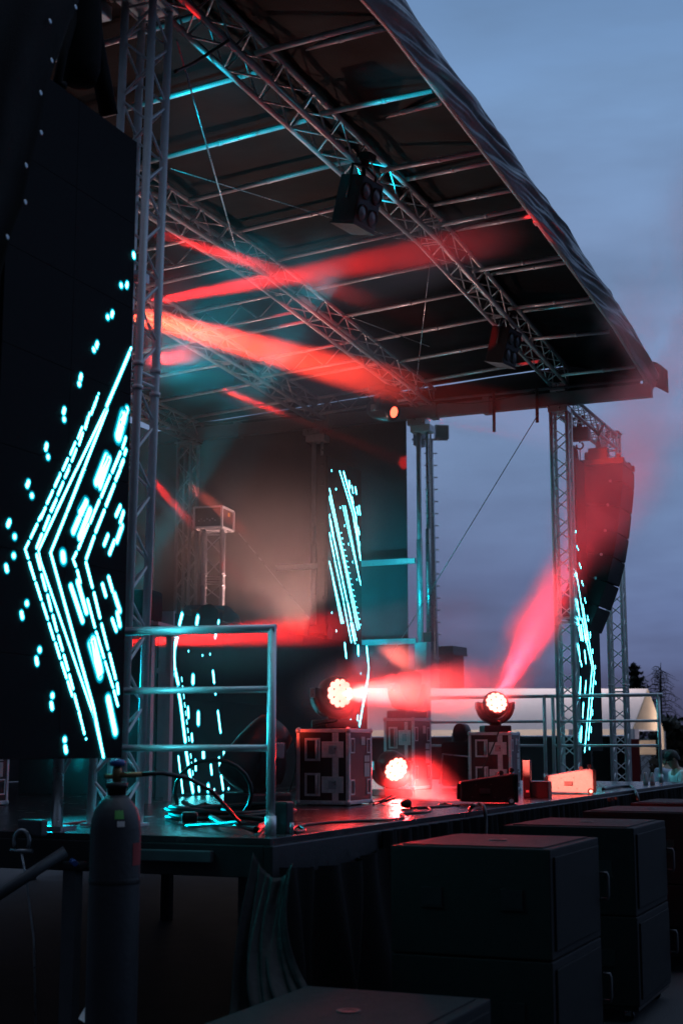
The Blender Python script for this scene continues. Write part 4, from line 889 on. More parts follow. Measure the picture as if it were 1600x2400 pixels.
# under stage, left
def sq(label, a, b, w, mt, name, cat):
    m = MB(); a = Vector(a); b = Vector(b); d = (b-a).normalized(); u, w_ = frame(d); m.box((a+b)/2, (w, w, (b-a).length), Matrix((u, w_, d)).transposed(), .006); return tag(obj(name, m, mt), label, cat)
t = thing('outrigger', 'steel outrigger leg with a slanting brace pipe below the stage edge', 'outrigger', (6.6, 4.65, 0))
a = PX(172, 2030, 6.62); b = V(a.x, a.y, 0)
m = MB(); m.bb((a.x-.035, a.y-.04, 0), (a.x+.035, a.y+.04, a.z-.02)); obj('leg', m, DSTEEL, t)
m = MB(); m.bb((a.x-.05, a.y-.07, a.z-.02), (a.x+.05, a.y+.06, SZ-.14), .012); obj('knuckle', m, BLACKM, t)
m = MB(); m.cyl((a.x-.03, a.y+.03, a.z+.08), PX(-60, 2135, 6.3), .03, n=14); obj('brace', m, DSTEEL, t)
m = MB(); m.cyl((a.x-.045, a.y-.02, a.z+.03), (a.x-.07, a.y-.06, a.z+.02), .016, n=10); obj('lock_pin', m, BLUEP, t)
t = thing('shackle', 'bright steel shackle on the stage edge with a wire hanging below', 'shackle', (6.6, 5.15, 1.0)); s0 = PX(52, 1972, 6.6)
m = MB(); m.tube([s0+V(0, .05*math.cos(R(a_)), .06*math.sin(R(a_))) for a_ in range(-30, 230, 20)], .012, 8); m.cyl(s0+V(0, -.07, -.05), s0+V(0, .07, -.05), .012, n=8); obj('bow', m, STEEL, t)
m = MB(); m.box(s0+V(.05, -.03, .07), (.06, .16, .09), None, .01); obj('lug', m, DSTEEL, t)
m = MB(); m.tube([s0+V(0,0,-.06), PX(62, 2060, 6.6), PX(80, 2200, 6.58), PX(85, 2420, 6.55)], .006, 6); obj('wire', m, STEEL, t)
m = MB(); a = PX(202, 2310, 6.3); b = PX(190, 2388, 6.2); m.prism([a, a+V(0,-.03,-.04), b+V(0,-.05,.02), b+V(0,-.03,-.02), b+V(0,.015,.0), a+V(0,.0,-.1)], (.04, 0, 0)); tag(obj('plank', m, PLANK), 'pale plank end behind the gas cylinder near the ground', 'plank')
sq('dark steel cross beam under the near stage edge', PX(330, 2003, 6.72), PX(500, 2008, 6.72), .06, DSTEEL, 'cross_beam', 'beam')
# ================================================================ BEYOND THE STAGE
TT = 46.0
t = thing('marquee_tent', 'white marquee tent behind the stage with a cream lit gable', 'marquee', tuple(PD(1300, 1760, TT)))
r0 = PD(860, 1613, TT+3); r1 = PD(1516, 1614, TT); e0 = PD(860, 1716, TT+.2); e1 = PD(1481, 1722, TT-3.0); g1 = PD(1553, 1702, TT+3.4)
e0.z = e1.z = g1.z = (e1.z+g1.z)/2
g0 = e0+(g1-e1)
def quad(a, b, c, d, n=24, k=10, am=.06):
    m = MB()
    def fn(u, v):
        p_ = a.lerp(b, u).lerp(d.lerp(c, u), v); s_ = math.sin(u*math.pi*6)**2*.5+.5
        return p_+V(0, 0, -am*math.sin(v*math.pi)*s_)
    m.grid(fn, n, k); return m
o = obj('roof', quad(r0, r1, e1, e0, 60, 10, .10), TENT, t); o = obj('roof', quad(r0, r1, g1, g0), TENT, t)
for f_ in (.12, .37, .62, .93):
    q = r0.lerp(r1, f_)+V(2.0, .8, -1.0); ld = bpy.data.lights.new('tent_lamp', 'POINT'); ld.energy = 130 if f_ < .2 else (330 if f_ < .9 else 360); ld.color = (1, .84, .86); ld.shadow_soft_size = .25; lo = bpy.data.objects.new('tent_lamp', ld); COL.objects.link(lo); lo.location = q
m = MB(); gg = [r1, e1, g1]; m.prism(gg, (RT*.02)); obj('gable', m, CREAM, t)
dz = V(0,0,-.22)
m = MB(); m.grid(lambda u, v: e0.lerp(e1, u)+dz*v-RT*0+V(-.02, 0, 0), 30, 2, False); o = obj('eave_valance', m, CREAM, t)
for q in (e1, g1, e0, e0.lerp(e1, .5), e0.lerp(e1, .78)):
    m = MB(); m.cyl(V(q.x, q.y, 0), q, .07, n=10); obj('pole', m, WHITEM, t)
m = MB(); m.prism([e1+V(.1,0,0), e1+(g1-e1)*.16+V(.1,0,0), V(e1.x+(g1.x-e1.x)*.05, e1.y+(g1.y-e1.y)*.05, 0), V(e1.x, e1.y, 0)], RT*.02); obj('side_curtain', m, TENT, t)
m = MB(); a_ = g1+(e1-g1)*.14; m.prism([g1, a_, V(g1.x+(e1.x-g1.x)*.02, g1.y+(e1.y-g1.y)*.02, 0), V(g1.x, g1.y, 0)], RT*.02); obj('side_curtain', m, CREAM, t)
m = MB(); pa_ = PD(1500, 1752, TT-1.5); m.box(pa_, (.03, .95, .45), Matrix.Rotation(AZ, 3, 'Z')); tag(obj('paper_notice', m, CREAM), 'pale notice hanging in the open end of the marquee', 'notice')
m = MB(); p_ = PD(1455, 1800, TT-8); m.box(V(p_.x, p_.y, 1.1), (.05, 1.0, 1.5), Matrix.Rotation(AZ, 3, 'Z'), .01); tag(obj('red_banner', m, REDP), 'red banner panel standing below the outer truss tower', 'banner')
t = thing('fence', 'dark covered site fence running in front of the marquee', 'fence', tuple(PD(1200, 1800, 36)))
f0 = PD(850, 1800, 40); f1 = PD(1478, 1800, 34); m = MB()
m.grid(lambda u, v: V(f0.x+(f1.x-f0.x)*u, f0.y+(f1.y-f0.y)*u, .05+1.82*v), 40, 3, False); obj('fence_cover', m, CLOTH, t)
for k in range(9):
    q = f0.lerp(f1, k/8); m = MB(); m.cyl((q.x-.04, q.y, 0), (q.x-.04, q.y, 2.0), .025, n=8); obj('post', m, STEEL, t)
m = MB(); m.cyl((f0.x, f0.y, 1.9), (f1.x, f1.y, 1.9), .03, n=8); obj('top_rail', m, STEEL, t)
# grey building and light mast
b0 = PD(1046, 1620, 75)
t = thing('storage_building', 'grey corrugated building with a flat cap behind the marquee', 'building', (b0.x, b0.y, 0)); h = PD(1046, 1537, 75).z
m = MB(); rot = Matrix.Rotation(AZ-.5, 3, 'Z'); m.box((b0.x, b0.y, h/2), (1.5, 1.35, h), rot)
for k in range(-4, 5): m.box(V(b0.x, b0.y, h/2)+rot@V(-.77, k*.15, 0), (.04, .06, h), rot); m.box(V(b0.x, b0.y, h/2)+rot@V(k*.16, -.69, 0), (.06, .04, h), rot)
obj('wall', m, GREYB, t); m = MB(); m.box((b0.x, b0.y, h+.06), (1.8, 1.65, .12), rot); m.prism([V(b0.x, b0.y, h+.12)+rot@V(x, y, 0) for x, y in ((-.9,-.8),(.9,-.8),(.9,.8),(-.9,.8))], (.0, 0, .35)); obj('roof', m, GREYB, t)
mp = PD(1022, 1700, 62); mt_ = PD(1008, 1030, 62)
t = thing('floodlight_mast', 'tall grey floodlight mast with climbing rungs behind the stage', 'mast', (mp.x, mp.y, 0))
m = MB(); m.cyl((mp.x, mp.y, 0), (mt_.x, mt_.y, mt_.z), .22, .11, n=14); obj('pole', m, STEEL, t)
m = MB()
L_ = mt_.z; side = RT
for k in range(26):
    z = mt_.z-.6-.52*k; q = V(mp.x+(mt_.x-mp.x)*z/L_, mp.y+(mt_.y-mp.y)*z/L_, z); m.cyl(q-side*.28, q+side*.28, .03, n=6)
obj('rung', m, STEEL, t); top = V(*mt_)
m = MB(); m.cyl(top-side*.8, top+side*.75, .05, n=8); m.cyl(top, top+V(0,0,.5), .05, n=8); m.sphere(top+V(0,0,.58), .09, 10); obj('cross_arm', m, STEEL, t)
for sg, lab in ((1, 'r'), (-1, 'l')):
    c = top+side*.48*sg+V(0,0,.32 if sg > 0 else .0); m = MB(); ro = Matrix.Rotation(AZ+(.2 if sg > 0 else 1.0), 3, 'Z'); m.box(c, (.3, .62, .62), ro, .04); fl = obj('floodlight', m, STEEL, t)
    m = MB(); m.box(c+ro@V(-.16, 0, 0), (.02, .5, .5), ro); obj('glass', m, GLASSL, fl)
# trees
def conifer(label, px, py_top, t_, hw):
    base = PD(px, 1800, t_); topz = PD(px, py_top, t_).z
    t = thing('conifer_tree', label, 'tree', (base.x, base.y, 0))
    m = MB(); m.tube([(base.x, base.y, 0), (base.x+.1, base.y, topz*.5), (base.x, base.y, topz)], [.25, .14, .02], 8); obj('trunk', m, BARK, t)
    rnd = random.Random(5); m = MB()
    for k in range(170):
        f_ = rnd.random()**.7; z = topz*(.25+.75*f_); r_ = hw*(1-f_)**.75*(.35+.75*rnd.random())+.1; a_ = rnd.random()*6.283
        st_ = V(base.x, base.y, z); tip = st_+V(math.cos(a_)*r_, math.sin(a_)*r_, r_*(.05+.25*rnd.random())-.15)
        n_ = 4+int(r_*9)
        for j in range(n_):
            p_ = st_.lerp(tip, (j+.6)/n_)+V(rnd.gauss(0,.08), rnd.gauss(0,.08), rnd.gauss(0,.06)); d_ = V(rnd.gauss(0,1), rnd.gauss(0,1), rnd.gauss(-.2,.5)).normalized()*.22; e_ = V(rnd.gauss(0,1), rnd.gauss(0,1), rnd.gauss(0,.6)).normalized()*.10
            m.add([p_-d_, p_+e_, p_+d_, p_-e_], [(0,1,2,3)])
    obj('crown', m, NEEDLE, t, recalc=False)
conifer('dark conifer rising behind the marquee', 1492, 1553, 85, 2.0)
base = PD(1551, 1800, 80); t = thing('bare_tree', 'bare tree with fine drooping branches right of the conifer', 'tree', (base.x, base.y, 0)); topz = PD(1547, 1553, 80).z
m = MB(); m.tube([(base.x, base.y, 0), (base.x, base.y, topz*.6), PD(1547, 1553, 80)], [.22, .11, .015], 8); obj('trunk', m, BARK, t)
rnd = random.Random(9); m = MB()
for k in range(70):
    f_ = .12+.86*k/70; z = topz*f_; a_ = k*2.4; r_ = 2.3*(1-f_)**.6*(.5+.6*rnd.random())+.15; q = V(base.x, base.y, z); dr = V(math.cos(a_), math.sin(a_), 0)
    tip = q+dr*r_+V(0,0,-.25*r_); m.tube([q, q+dr*r_*.5+V(0,0,.05), tip], [.035, .022, .008], 5)
    for j in range(5): s_ = q.lerp(tip, .3+.14*j); m.tube([s_, s_+V(rnd.gauss(0,.35), rnd.gauss(0,.35), -.15-.3*rnd.random())], [.014, .006], 4)
obj('branches', m, BARK, t)
# dark hedge and far fence on the right
hb = PD(1640, 1790, 60); m = MB(); rnd = random.Random(4); h0 = PD(1545, 1790, 58); h1_ = PD(1760, 1790, 58)
for k in range(2600):
    u = rnd.random(); q = h0.lerp(h1_, u); q = V(q.x+rnd.gauss(0, .35), q.y+rnd.gauss(0,.2), rnd.random()**.8*(2.55+.25*math.sin(u*19)+.15*rnd.random())); d_ = V(rnd.gauss(0,1), rnd.gauss(0,1), rnd.gauss(0,1)).normalized()*.22; e_ = V(rnd.gauss(0,1), rnd.gauss(0,1), rnd.gauss(0,1)).normalized()*.16; m.add([q-d_, q+e_, q+d_, q-e_], [(0,1,2,3)])
tag(obj('hedge', m, HEDGE, recalc=False), 'dark hedge at the right edge behind the people', 'hedge')
hills = MB(); hills.grid(lambda u, v: V(260+40*v, -420+u*840, v*(3.5+2.2*math.sin(u*23)+1.5*math.sin(u*61)+math.sin(u*141))), 200, 1); tag(obj('hills', hills, HEDGE), kind='structure')
# ================================================================ PEOPLE
def skin_body(name, joints, edges, radii, mt, parent, root=0):
    me = bpy.data.meshes.new(name); me.from_pydata([tuple(j) for j in joints], edges, []); o = bpy.data.objects.new(name, me); COL.objects.link(o); o.parent = parent
    o.matrix_parent_inverse = WM[parent.name].inverted(); WM[o.name] = Matrix.Identity(4)
    md = o.modifiers.new('k', 'SKIN'); md.use_smooth_shade = True
    for i, sv in enumerate(me.skin_vertices[0].data): sv.radius = radii[i] if isinstance(radii[i], tuple) else (radii[i], radii[i]); sv.use_root = (i == root)
    ms = o.modifiers.new('s', 'SUBSURF'); ms.levels = 2; ms.render_levels = 2; me.materials.append(mt); return o
def hand(parent, wrist, d, side, mt):
    d = d.normalized(); u = (side-d*side.dot(d)).normalized(); w = d.cross(u); J = [wrist, wrist+d*.045, wrist+d*.085]; E = [(0,1),(1,2)]; Rr = [.022, .03, .026]
    for k, (o_, l_) in enumerate(((-.028, .070), (-.009, .082), (.010, .078), (.028, .060))):
        b_ = len(J); J += [wrist+d*.088+u*o_, wrist+d*(.088+l_*.5)+u*o_*1.15+w*.008, wrist+d*(.088+l_*.9)+u*o_*1.2+w*.028]; E += [(2, b_), (b_, b_+1), (b_+1, b_+2)]; Rr += [.0095, .009, .0075]
    b_ = len(J); J += [wrist+d*.05+u*.042, wrist+d*.085+u*.062+w*.012, wrist+d*.11+u*.062+w*.02]; E += [(1, b_), (b_, b_+1), (b_+1, b_+2)]; Rr += [.012, .0105, .0085]
    return J, E, Rr
def person(label, base, face, shirt, trousers, hair=HAIR, lean=0.0, nod=0.0, arms=None, h=1.74, sleeve=None):
    """face: heading angle; lean: forward bend in radians at the hips"""
    t = thing('person', label, 'person', tuple(base)); k = h/1.74
    f = V(math.cos(face), math.sin(face), 0); s = V(-math.sin(face), math.cos(face), 0); b = Vector(base)
    def bend(x, z, z0, ang): return x*math.cos(ang)+(z-z0)*math.sin(ang), z0+(z-z0)*math.cos(ang)-x*math.sin(ang)
    def tr(x, y, z):            # body coordinates: the torso bends at the hips, the head nods at the neck
        if z > 1.46 and nod: x, z = bend(x, z, 1.46, nod)
        elif z <= 1.46 or not nod: pass
        if z > .93 or (nod and lean and x > .3): x, z = bend(x, z, .93, lean)
        return b+(f*x+s*y+V(0, 0, z))*k
    J = [tr(0,0,.95), tr(0,0,1.10), tr(.01,0,1.28), tr(0,0,1.42), tr(.01,0,1.50), tr(.03,0,1.57), tr(.035,0,1.66)]
    E = [(0,1),(1,2),(2,3),(3,4),(4,5),(5,6)]; Rd = [(.15*k,.11*k), (.135*k,.10*k), (.16*k,.115*k), (.13*k,.09*k), .056*k, .075*k, .095*k]
    for sg in (1, -1):
        i0 = len(J); J += [tr(0, .09*sg, .88), tr(.02, .10*sg, .49), tr(-.01, .10*sg, .09), tr(.10, .11*sg, .04), tr(.16, .115*sg, .03)]; E += [(0, i0), (i0, i0+1), (i0+1, i0+2), (i0+2, i0+3), (i0+3, i0+4)]; Rd += [.09*k, .06*k, .042*k, .04*k, .03*k]
    hands = []
    for sg in (1, -1):
        i0 = len(J); el, wr = (arms[0] if sg > 0 else arms[1]) if arms else ((.02, .24, 1.12), (.12, .22, .90))
        J += [tr(0, .185*sg, 1.41), tr(el[0], el[1]*sg, el[2]), tr(wr[0], wr[1]*sg, wr[2])]; E += [(3, i0), (i0, i0+1), (i0+1, i0+2)]; Rd += [.055*k, .042*k, .028*k]
        hands.append((i0+1, i0+2, sg))
    for a_, w_, sg in hands:
        hj, he, hr = hand(None, J[w_], J[w_]-J[a_], s*sg, SKIN); n0 = len(J)
        J += hj[1:]; Rd += [r_*k for r_ in hr[1:]]; E += [((w_ if a == 0 else n0+a-1), n0+bb_-1) for a, bb_ in he]
    body = skin_body('body', J, E, Rd, SKIN, t)
    # head details
    hc = tr(.04, 0, 1.64); up = (tr(.04, 0, 1.74)-hc).normalized(); ff = (tr(.14, 0, 1.64)-hc).normalized()
    m = MB(); m.lathe([(.003, -.05*k), (.016*k, -.03*k), (.012*k, .0), (.004, .02*k)], hc+ff*.10*k, up, 8); obj('nose', m, SKIN, t)
    for sg in (1, -1): m = MB(); m.sphere(hc+s*.095*k*sg-ff*.01, .026*k, 8); obj('ear', m, SKIN, t)
    for sg in (1, -1): m = MB(); m.sphere(hc+ff*.088*k+s*.033*k*sg+up*.012, .011*k, 8); obj('eye', m, BLACKP, t)
    m = MB(); vs = []
    rnd = random.Random(3)
    def hf(a, b_):
        th = a*2*math.pi; ph = b_*math.pi*.62; r_ = .112*k*(1+.05*math.sin(th*5+ph*7)); d_ = ff*math.cos(th)*math.sin(ph)+s*math.sin(th)*math.sin(ph)+up*math.cos(ph)
        back = max(0, -math.cos(th)); return hc+up*.03-ff*.018+d_*r_*(1.0 if math.cos(th) < .3 or b_ < .62 else .9)-up*.03*back*b_
    m.grid(hf, 24, 10); obj('hair', m, hair, t)
    # shirt and trousers as their own shells
    J2 = [tr(0,0,.90), tr(0,0,1.10), tr(.01,0,1.28), tr(0,0,1.455)]; E2 = [(0,1),(1,2),(2,3)]; R2 = [(.175*k,.13*k), (.16*k,.12*k), (.19*k,.145*k), (.14*k,.115*k)]
    for sg in (1, -1):
        i0 = len(J2); el = (arms[0][0] if sg > 0 else arms[1][0]) if arms else (.02, .24, 1.12); q = tr(0, .185*sg, 1.41); J2 += [q, q.lerp(tr(el[0], el[1]*sg, el[2]), .75)]; E2 += [(3, i0), (i0, i0+1)]; R2 += [.092*k, .068*k]
    skin_body('shirt', J2, E2, R2, shirt, t)
    J3 = [tr(0,0,.95)]; E3 = []; R3 = [(.17*k,.13*k)]
    for sg in (1, -1): i0 = len(J3); J3 += [tr(0, .09*sg, .85), tr(.02, .10*sg, .49), tr(-.005, .10*sg, .10)]; E3 += [(0, i0), (i0, i0+1), (i0+1, i0+2)]; R3 += [.105*k, .082*k, .068*k]
    skin_body('trousers', J3, E3, R3, trousers, t)
    if sleeve:
        i = -1; el, wr = arms[1]; a_ = tr(el[0], -el[1], el[2]); c_ = tr(wr[0], -wr[1], wr[2]); m = MB(); sh_ = tr(0, -.185, 1.41); m.tube([sh_.lerp(a_, .8), a_, a_.lerp(c_, .5), a_.lerp(c_, .95)], [.055, .052, .045, .036], 10); obj('arm_sleeve', m, sleeve, t)
    return t
pA = PD(1578, 1800, 21.5); pB = PD(1600, 1800, 19.5)
person('person in a pale blue shirt standing at the right edge, back half turned', (pA.x, pA.y, 0), R(40), BLUEC, BLUEC, arms=(((.05, .25, 1.12), (.22, .18, 1.0)), ((.05, .25, 1.12), (.22, .18, 1.0))), h=1.62, lean=.32)
person('person in a white shirt with a black arm sleeve at the right edge', (pB.x+.05, pB.y-.05, 0), R(120), WHITEC, WHITEC, arms=(((.10, .27, 1.14), (.30, .12, 1.05)), ((.10, .27, 1.14), (.30, .12, 1.05))), h=1.62, lean=.30, sleeve=BLACKP)
pC = PY(455, 1440, 7.62)
person('person in a grey shirt bending low behind the dj booth', (pC.x+.32, 7.64, SZ+.70), R(-150), GREYC, GREYC, hair=HAIR, lean=.95, nod=.9, arms=(((.22, .36, 1.46), (.42, .16, 1.30)), ((.22, .36, 1.46), (.42, .16, 1.30))), h=1.74)
m = MB(); m.bb((11.95, 7.3, SZ), (16.5, 8.6, SZ+.70), .01); tag(obj('riser', m, PLY), 'black riser platform behind the dj booth', 'riser')
# ================================================================ SMOKE (real volumes lit by lamps, some of them added fills)
def smoke_mat(name, dens, nscale=2.2, thr=(.35, .75), col=(1,1,1), ani=.15, hard=1.0):
    m = bpy.data.materials.new(name); n, l = nodes(m); n.clear(); o = n.new('ShaderNodeOutputMaterial'); vs = n.new('ShaderNodeVolumeScatter')
    vs.inputs['Color'].default_value = (*col, 1); vs.inputs['Anisotropy'].default_value = ani
    tc = n.new('ShaderNodeTexCoord'); ln = n.new('ShaderNodeVectorMath'); ln.operation = 'LENGTH'; l.new(tc.outputs['Object'], ln.inputs[0])
    mr = n.new('ShaderNodeMapRange'); mr.interpolation_type = 'SMOOTHSTEP'; mr.inputs[1].default_value = .35; mr.inputs[2].default_value = 1.0; mr.inputs[3].default_value = 1; mr.inputs[4].default_value = 0; l.new(ln.outputs['Value'], mr.inputs[0])
    nz = n.new('ShaderNodeTexNoise'); nz.inputs['Scale'].default_value = nscale; nz.inputs['Detail'].default_value = 3; nz.inputs['Distortion'].default_value = .6
    gm = n.new('ShaderNodeNewGeometry'); l.new(gm.outputs['Position'], nz.inputs['Vector'])
    m2 = n.new('ShaderNodeMapRange'); m2.interpolation_type = 'SMOOTHSTEP'; m2.inputs[1].default_value = thr[0]; m2.inputs[2].default_value = thr[1]; m2.inputs[3].default_value = 1-hard; m2.inputs[4].default_value = 1; l.new(nz.outputs['Fac'], m2.inputs[0])
    mu = n.new('ShaderNodeMath'); mu.operation = 'MULTIPLY'; l.new(mr.outputs[0], mu.inputs[0]); l.new(m2.outputs[0], mu.inputs[1])
    md = n.new('ShaderNodeMath'); md.operation = 'MULTIPLY'; md.inputs[1].default_value = dens; l.new(mu.outputs[0], md.inputs[0]); l.new(md.outputs[0], vs.inputs['Density']); l.new(vs.outputs[0], o.inputs['Volume'])
    return m
def smoke(label, a, b, rad, dens, nscale=2.2, thr=(.3, .7), hard=1.0, ani=.15, rz=None):
    a = Vector(a); b = Vector(b); d = b-a; u, w = frame(d); mb = MB(); mb.sphere((0,0,0), 1.0, 20)
    o = obj('smoke', mb, smoke_mat('smoke', dens, nscale, thr, ani=ani, hard=hard)); rot = Matrix((u, w, d.normalized())).transposed()
    o.matrix_world = Matrix.Translation((a+b)/2)@rot.to_4x4()@Matrix.Diagonal((rad, rz or rad, d.length/2, 1)); return tag(o, label, 'smoke', kind='stuff')
# thin even haze inside the stage
m = MB(); m.bb((7.6, 4.2, SZ+.01), (19.0, 11.3, 6.2)); hz = bpy.data.materials.new('thin stage haze'); n, l = nodes(hz); n.clear(); o_ = n.new('ShaderNodeOutputMaterial'); vs_ = n.new('ShaderNodeVolumeScatter'); vs_.inputs['Density'].default_value = .013; l.new(vs_.outputs[0], o_.inputs['Volume'])
tag(obj('stage_haze', m, hz), 'thin smoke haze filling the stage under the roof', 'haze', kind='stuff')
def along(p, d, t0, t1): d = Vector(d).normalized(); return p+d*t0, p+d*t1
def spot(name, loc, aim, power, col, angle, blend=.25, r=.03):
    ld = bpy.data.lights.new(name, 'SPOT'); ld.energy = power; ld.color = col; ld.spot_size = R(angle); ld.spot_blend = blend; ld.shadow_soft_size = r
    o = bpy.data.objects.new(name, ld); COL.objects.link(o); o.location = loc; o.rotation_euler = Vector(aim).to_track_quat('-Z', 'Y').to_euler(); return o
RED = (1, .018, .018); REDW = (1, .05, .045); CY = (0.0, .75, 1.0); PINK = (1, .022, .035)
# front wash lights
spot('wash_beam', piv1+aim1*.11, aim1, 9000, REDW, 13.5, .4, .07); smoke('dense smoke in the beam of the nearest wash light', *along(piv1, aim1, -.7, 2.35), .40, 1.5, 3.0, (.2, .65), .75)
spot('wash_beam', piv2+aim2*.11, aim2, 2600, REDW, 20, .4, .07); smoke('smoke in the beam of the floor wash light', *along(piv2, aim2, -.4, 1.6), .36, 1.0, 5, (.25, .7), .8)
spot('wash_beam', piv3+aim3*.11, aim3, 5600, PINK, 6.6, .35, .06)
A3 = piv3; smoke('smoke in the beam of the far wash light', *along(A3, aim3, -.8, 4.1), .34, .8, 1.8, (.2, .7), .6)
smoke('drifting smoke in front of the line array', *along(A3, aim3, 3.0, 5.6), .60, .55, 1.6, (.3, .65), .9)
smoke('drifting smoke against the sky beyond the roof corner', *along(A3, aim3, 4.6, 8.8), .8, .7, 1.7, (.42, .62), 1.0)
spot('wash_halo', piv3+aim3*.11, aim3, 8000, PINK, 13, 1, .06)
# roof beams from the hidden moving heads
def pbeam(px0, py0, t0, px1, py1, t1, power, col, ang, blend, rad, dens, label, ns=1.6, thr=(.15,.6), hard=.5, ext=1.0):
    a = PD(px0, py0, t0); b = PD(px1, py1, t1); spot('roof_beam', a, b-a, power, col, ang, blend); return smoke(label, a, a+(b-a)*ext, rad, dens, ns, thr, hard) if label else None
spot('roof_beam', SRC, BD, 130000, (1, .045, .020), 4.0, .5); smoke('thick smoke in the widest roof beam', BA-BD*1.2, BB+BD*.3, .62, .42, 1.1, (.1, .6), .25)
pbeam(322, 532, 9.2, 900, 715, 13.8, 18000, RED, 2.7, .4, .32, .5, 'smoke in the upper roof beam')
pbeam(352, 708, 9.5, 1250, 545, 14.2, 17000, RED, 4.8, .5, .45, .35, 'smoke in the roof beam rising to the front truss')
pbeam(335, 850, 9.6, 480, 822, 11.5, 5000, RED, 7, .4, .25, .4, 'smoke in the short roof beam by the near tower')
pbeam(500, 905, 14.0, 668, 972, 16.0, 34000, RED, 1.5, .15, .16, .55, 'smoke in the thin beam under the rear roof', ext=1.1)
pbeam(318, 1080, 11.0, 462, 1243, 14.5, 18000, RED, 1.3, .15, .16, .5, 'smoke in the thin beam left of the truss plinth')
b6 = aimv(.72, -.17, -.35); spot('spot_beam', piv6+b6*.2, b6, 2000, PINK, 2.2, .2); smoke('smoke in the thin beam from the hanging moving head', *along(piv6, b6, .1, 2.2), .18, .45, 2.5, (.2, .7), .7)
# low red band along the booth
a = PD(250, 1510, 12.6); b = PD(900, 1462, 13.4); spot('low_beam', a, b-a, 12000, RED, 11, .9); smoke('low red lit smoke drifting along the top of the dj booth', a, a+(b-a)*.95, .5, .4, 1.6, (.1, .6), .3, rz=.5)
# glow behind the booth
p = PD(735, 1475, 17.3)
spot('booth_flood', p+V(0, .15, 0), V(-.3, .2, .8), 320, (1, .50, .43), 150, 1, .06); smoke('warm lit smoke rising behind the dj booth', PD(610, 1540, 17.6), PD(600, 1120, 18.6), 2.3, .12, 1.0, (.1, .7), .5)
q = PZ(1335, 1838, SZ+.1); l0 = V(7.45, 4.28, 3.3); spot('speaker_spot', l0, q-l0, 34000, (1, .15, .11), 4.4, .5)
for pv, am, pw in ((piv1, aim1, 30), (piv2, aim2, 380), (piv3, aim3, 45)): spot('wash_spill', pv+am*.13*1.0, am+V(0, -.15, -.35), pw, RED, 150, .6, .08)
spot('up_fill', V(13.2, 8.2, 2.9), V(-.05, -.25, 1), 85, (1, .75, .78), 140, 1, .25)  # unseen fill lamp, added to brighten the purlins and the fog behind the booth
spot('cyan_backdrop_fill', V(15.6, 6.2, 2.4), V(19.3, 8.0, 4.0)-V(15.6, 6.2, 2.4), 900, CY, 42, 1, .1)  # added spot, stands in for screen glow on the haze and backdrop
q = PD(520, 130, 9.7); spot('truss_spot', V(8.0, 5.4, 1.6), q-V(8.0, 5.4, 1.6), 1500, RED, 9, .8)
spot('cyan_deck_fill', V(9.3, 6.5, 1.78), V(7.3, 3.75, 1.5)-V(9.3, 6.5, 1.78), 480, CY, 42, .9, .08)  # added spot, imitates led screen light on the near deck and railing
# cyan spots from the near side of the stage floor up to the roof
for (lx, ly, lz, px, py, pt, pw, an) in ((8.3, 5.8, 1.7, 825, 500, 13.2, 14000, 6), (8.1, 5.6, 1.6, 540, 260, 11.0, 1300, 20), (7.8, 4.9, 1.5, 920, 230, 11.4, 1500, 8), (8.0, 5.3, 1.5, 560, 420, 12.0, 1500, 22)):
    q = PD(px, py, pt); spot('cyan_beam', V(lx, ly, lz), q-V(lx, ly, lz), pw, CY, an, .8)
spot('cyan_flood', V(8.0, 10.2, 1.6), V(-.35, .6, .7), 900, CY, 90, 1, .1)
# ================================================================ WORLD, SUN, CAMERA
w = bpy.data.worlds.new('World'); S.world = w; w.use_nodes = True; n = w.node_tree.nodes; l = w.node_tree.links; n.clear()
out = n.new('ShaderNodeOutputWorld'); bg = n.new('ShaderNodeBackground'); l.new(bg.outputs[0], out.inputs[0])
tc = n.new('ShaderNodeTexCoord'); sp_ = n.new('ShaderNodeSeparateXYZ'); l.new(tc.outputs['Generated'], sp_.inputs[0])
sky = n.new('ShaderNodeTexSky'); sky.sky_type = 'NISHITA'; sky.sun_disc = False; sky.sun_elevation = R(1.5); sky.sun_rotation = R(90-25); sky.dust_density = 2
ramp = n.new('ShaderNodeValToRGB'); e = ramp.color_ramp.elements; e[0].position = 0; e[0].color = (.045,.058,.125,1); e[1].position = 1; e[1].color = (.62,.76,1.0,1)
for pos, c in ((.047,(.060,.080,.170)),(.105,(.108,.160,.320)),(.196,(.160,.250,.440)),(.34,(.190,.290,.495)),(.43,(.180,.305,.525)),(.50,(.150,.275,.50)),(.62,(.25,.38,.64))): x = e.new(pos); x.color = (*c, 1)
mp_ = n.new('ShaderNodeMapping'); mp_.inputs['Scale'].default_value = (3.2, 3.2, 13); mp_.inputs['Rotation'].default_value = (R(6), R(-4), 0); l.new(tc.outputs['Generated'], mp_.inputs[0])
nz = n.new('ShaderNodeTexNoise'); nz.inputs['Scale'].default_value = 1.5; nz.inputs['Detail'].default_value = 5; nz.inputs['Roughness'].default_value = .5; l.new(mp_.outputs[0], nz.inputs['Vector'])
ad = n.new('ShaderNodeMath'); ad.operation = 'MULTIPLY_ADD'; l.new(nz.outputs['Fac'], ad.inputs[0]); ad.inputs[1].default_value = .12; 
sb = n.new('ShaderNodeMath'); sb.operation = 'SUBTRACT'; l.new(sp_.outputs['Z'], sb.inputs[0]); sb.inputs[1].default_value = .06; l.new(sb.outputs[0], ad.inputs[2]); l.new(ad.outputs[0], ramp.inputs[0])
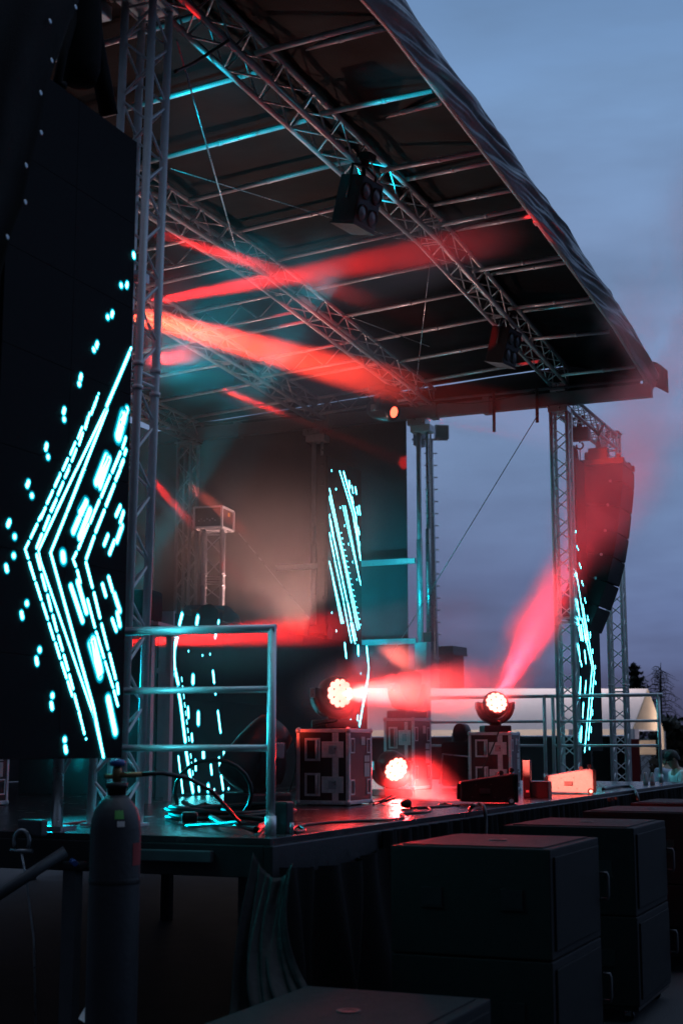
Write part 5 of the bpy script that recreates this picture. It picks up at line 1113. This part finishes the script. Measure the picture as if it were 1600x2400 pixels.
mr = n.new('ShaderNodeMapRange'); mr.inputs[1].default_value = .3; mr.inputs[2].default_value = .72; mr.inputs[3].default_value = .84; mr.inputs[4].default_value = 1.16; l.new(nz.outputs['Fac'], mr.inputs[0])
mu = n.new('ShaderNodeMix'); mu.data_type = 'RGBA'; mu.blend_type = 'MULTIPLY'; mu.inputs['Factor'].default_value = 1; l.new(ramp.outputs[0], mu.inputs['A']); l.new(mr.outputs[0], mu.inputs['B'])
# dusk: brighter in the west (+X), darker behind the viewer
dt = n.new('ShaderNodeVectorMath'); dt.operation = 'DOT_PRODUCT'; l.new(tc.outputs['Generated'], dt.inputs[0]); dt.inputs[1].default_value = (.92, .10, .38)
m3 = n.new('ShaderNodeMapRange'); m3.interpolation_type = 'SMOOTHSTEP'; m3.inputs[1].default_value = -.35; m3.inputs[2].default_value = .8; m3.inputs[3].default_value = .095; m3.inputs[4].default_value = 1; l.new(dt.outputs['Value'], m3.inputs[0])
mu2 = n.new('ShaderNodeMix'); mu2.data_type = 'RGBA'; mu2.blend_type = 'MULTIPLY'; mu2.inputs['Factor'].default_value = 1; l.new(mu.outputs['Result'], mu2.inputs['A']); l.new(m3.outputs[0], mu2.inputs['B'])
sk = n.new('ShaderNodeMix'); sk.data_type = 'RGBA'; sk.blend_type = 'ADD'; sk.inputs['Factor'].default_value = .0015; l.new(mu2.outputs['Result'], sk.inputs['A']); l.new(sky.outputs[0], sk.inputs['B'])
l.new(sk.outputs['Result'], bg.inputs[0]); bg.inputs[1].default_value = 1.0
sd = bpy.data.lights.new('sun', 'SUN'); sd.energy = .06; sd.angle = R(12); sd.color = (1, .8, .7); so = bpy.data.objects.new('sun', sd); COL.objects.link(so); so.rotation_euler = V(-math.cos(R(25)), -math.sin(R(25)), -.08).to_track_quat('-Z', 'Y').to_euler()
cd = bpy.data.cameras.new('camera'); co = bpy.data.objects.new('camera', cd); COL.objects.link(co); S.camera = co
cd.sensor_fit = 'VERTICAL'; cd.sensor_height = 36; cd.sensor_width = 24; cd.lens = F/2400*36; cd.clip_end = 2000; cd.clip_start = .05
co.matrix_world = Matrix.Translation(CAM)@Matrix((RT, UP, -FW)).transposed().to_4x4()
cd.dof.use_dof = True; cd.dof.focus_distance = 13.5; cd.dof.aperture_fstop = 3.2
S.view_settings.view_transform = 'Standard'; S.view_settings.look = 'None'; S.view_settings.exposure = 0; S.view_settings.gamma = 1
S.render.engine = 'CYCLES'; cy = S.cycles; cy.use_denoising = True; cy.max_bounces = 6; cy.diffuse_bounces = 2; cy.glossy_bounces = 3; cy.volume_bounces = 0; cy.transparent_max_bounces = 6
cy.volume_step_rate = 1.0; cy.volume_max_steps = 256; cy.sample_clamp_indirect = 4; cy.use_light_tree = True
cy.caustics_reflective = False; cy.caustics_refractive = False
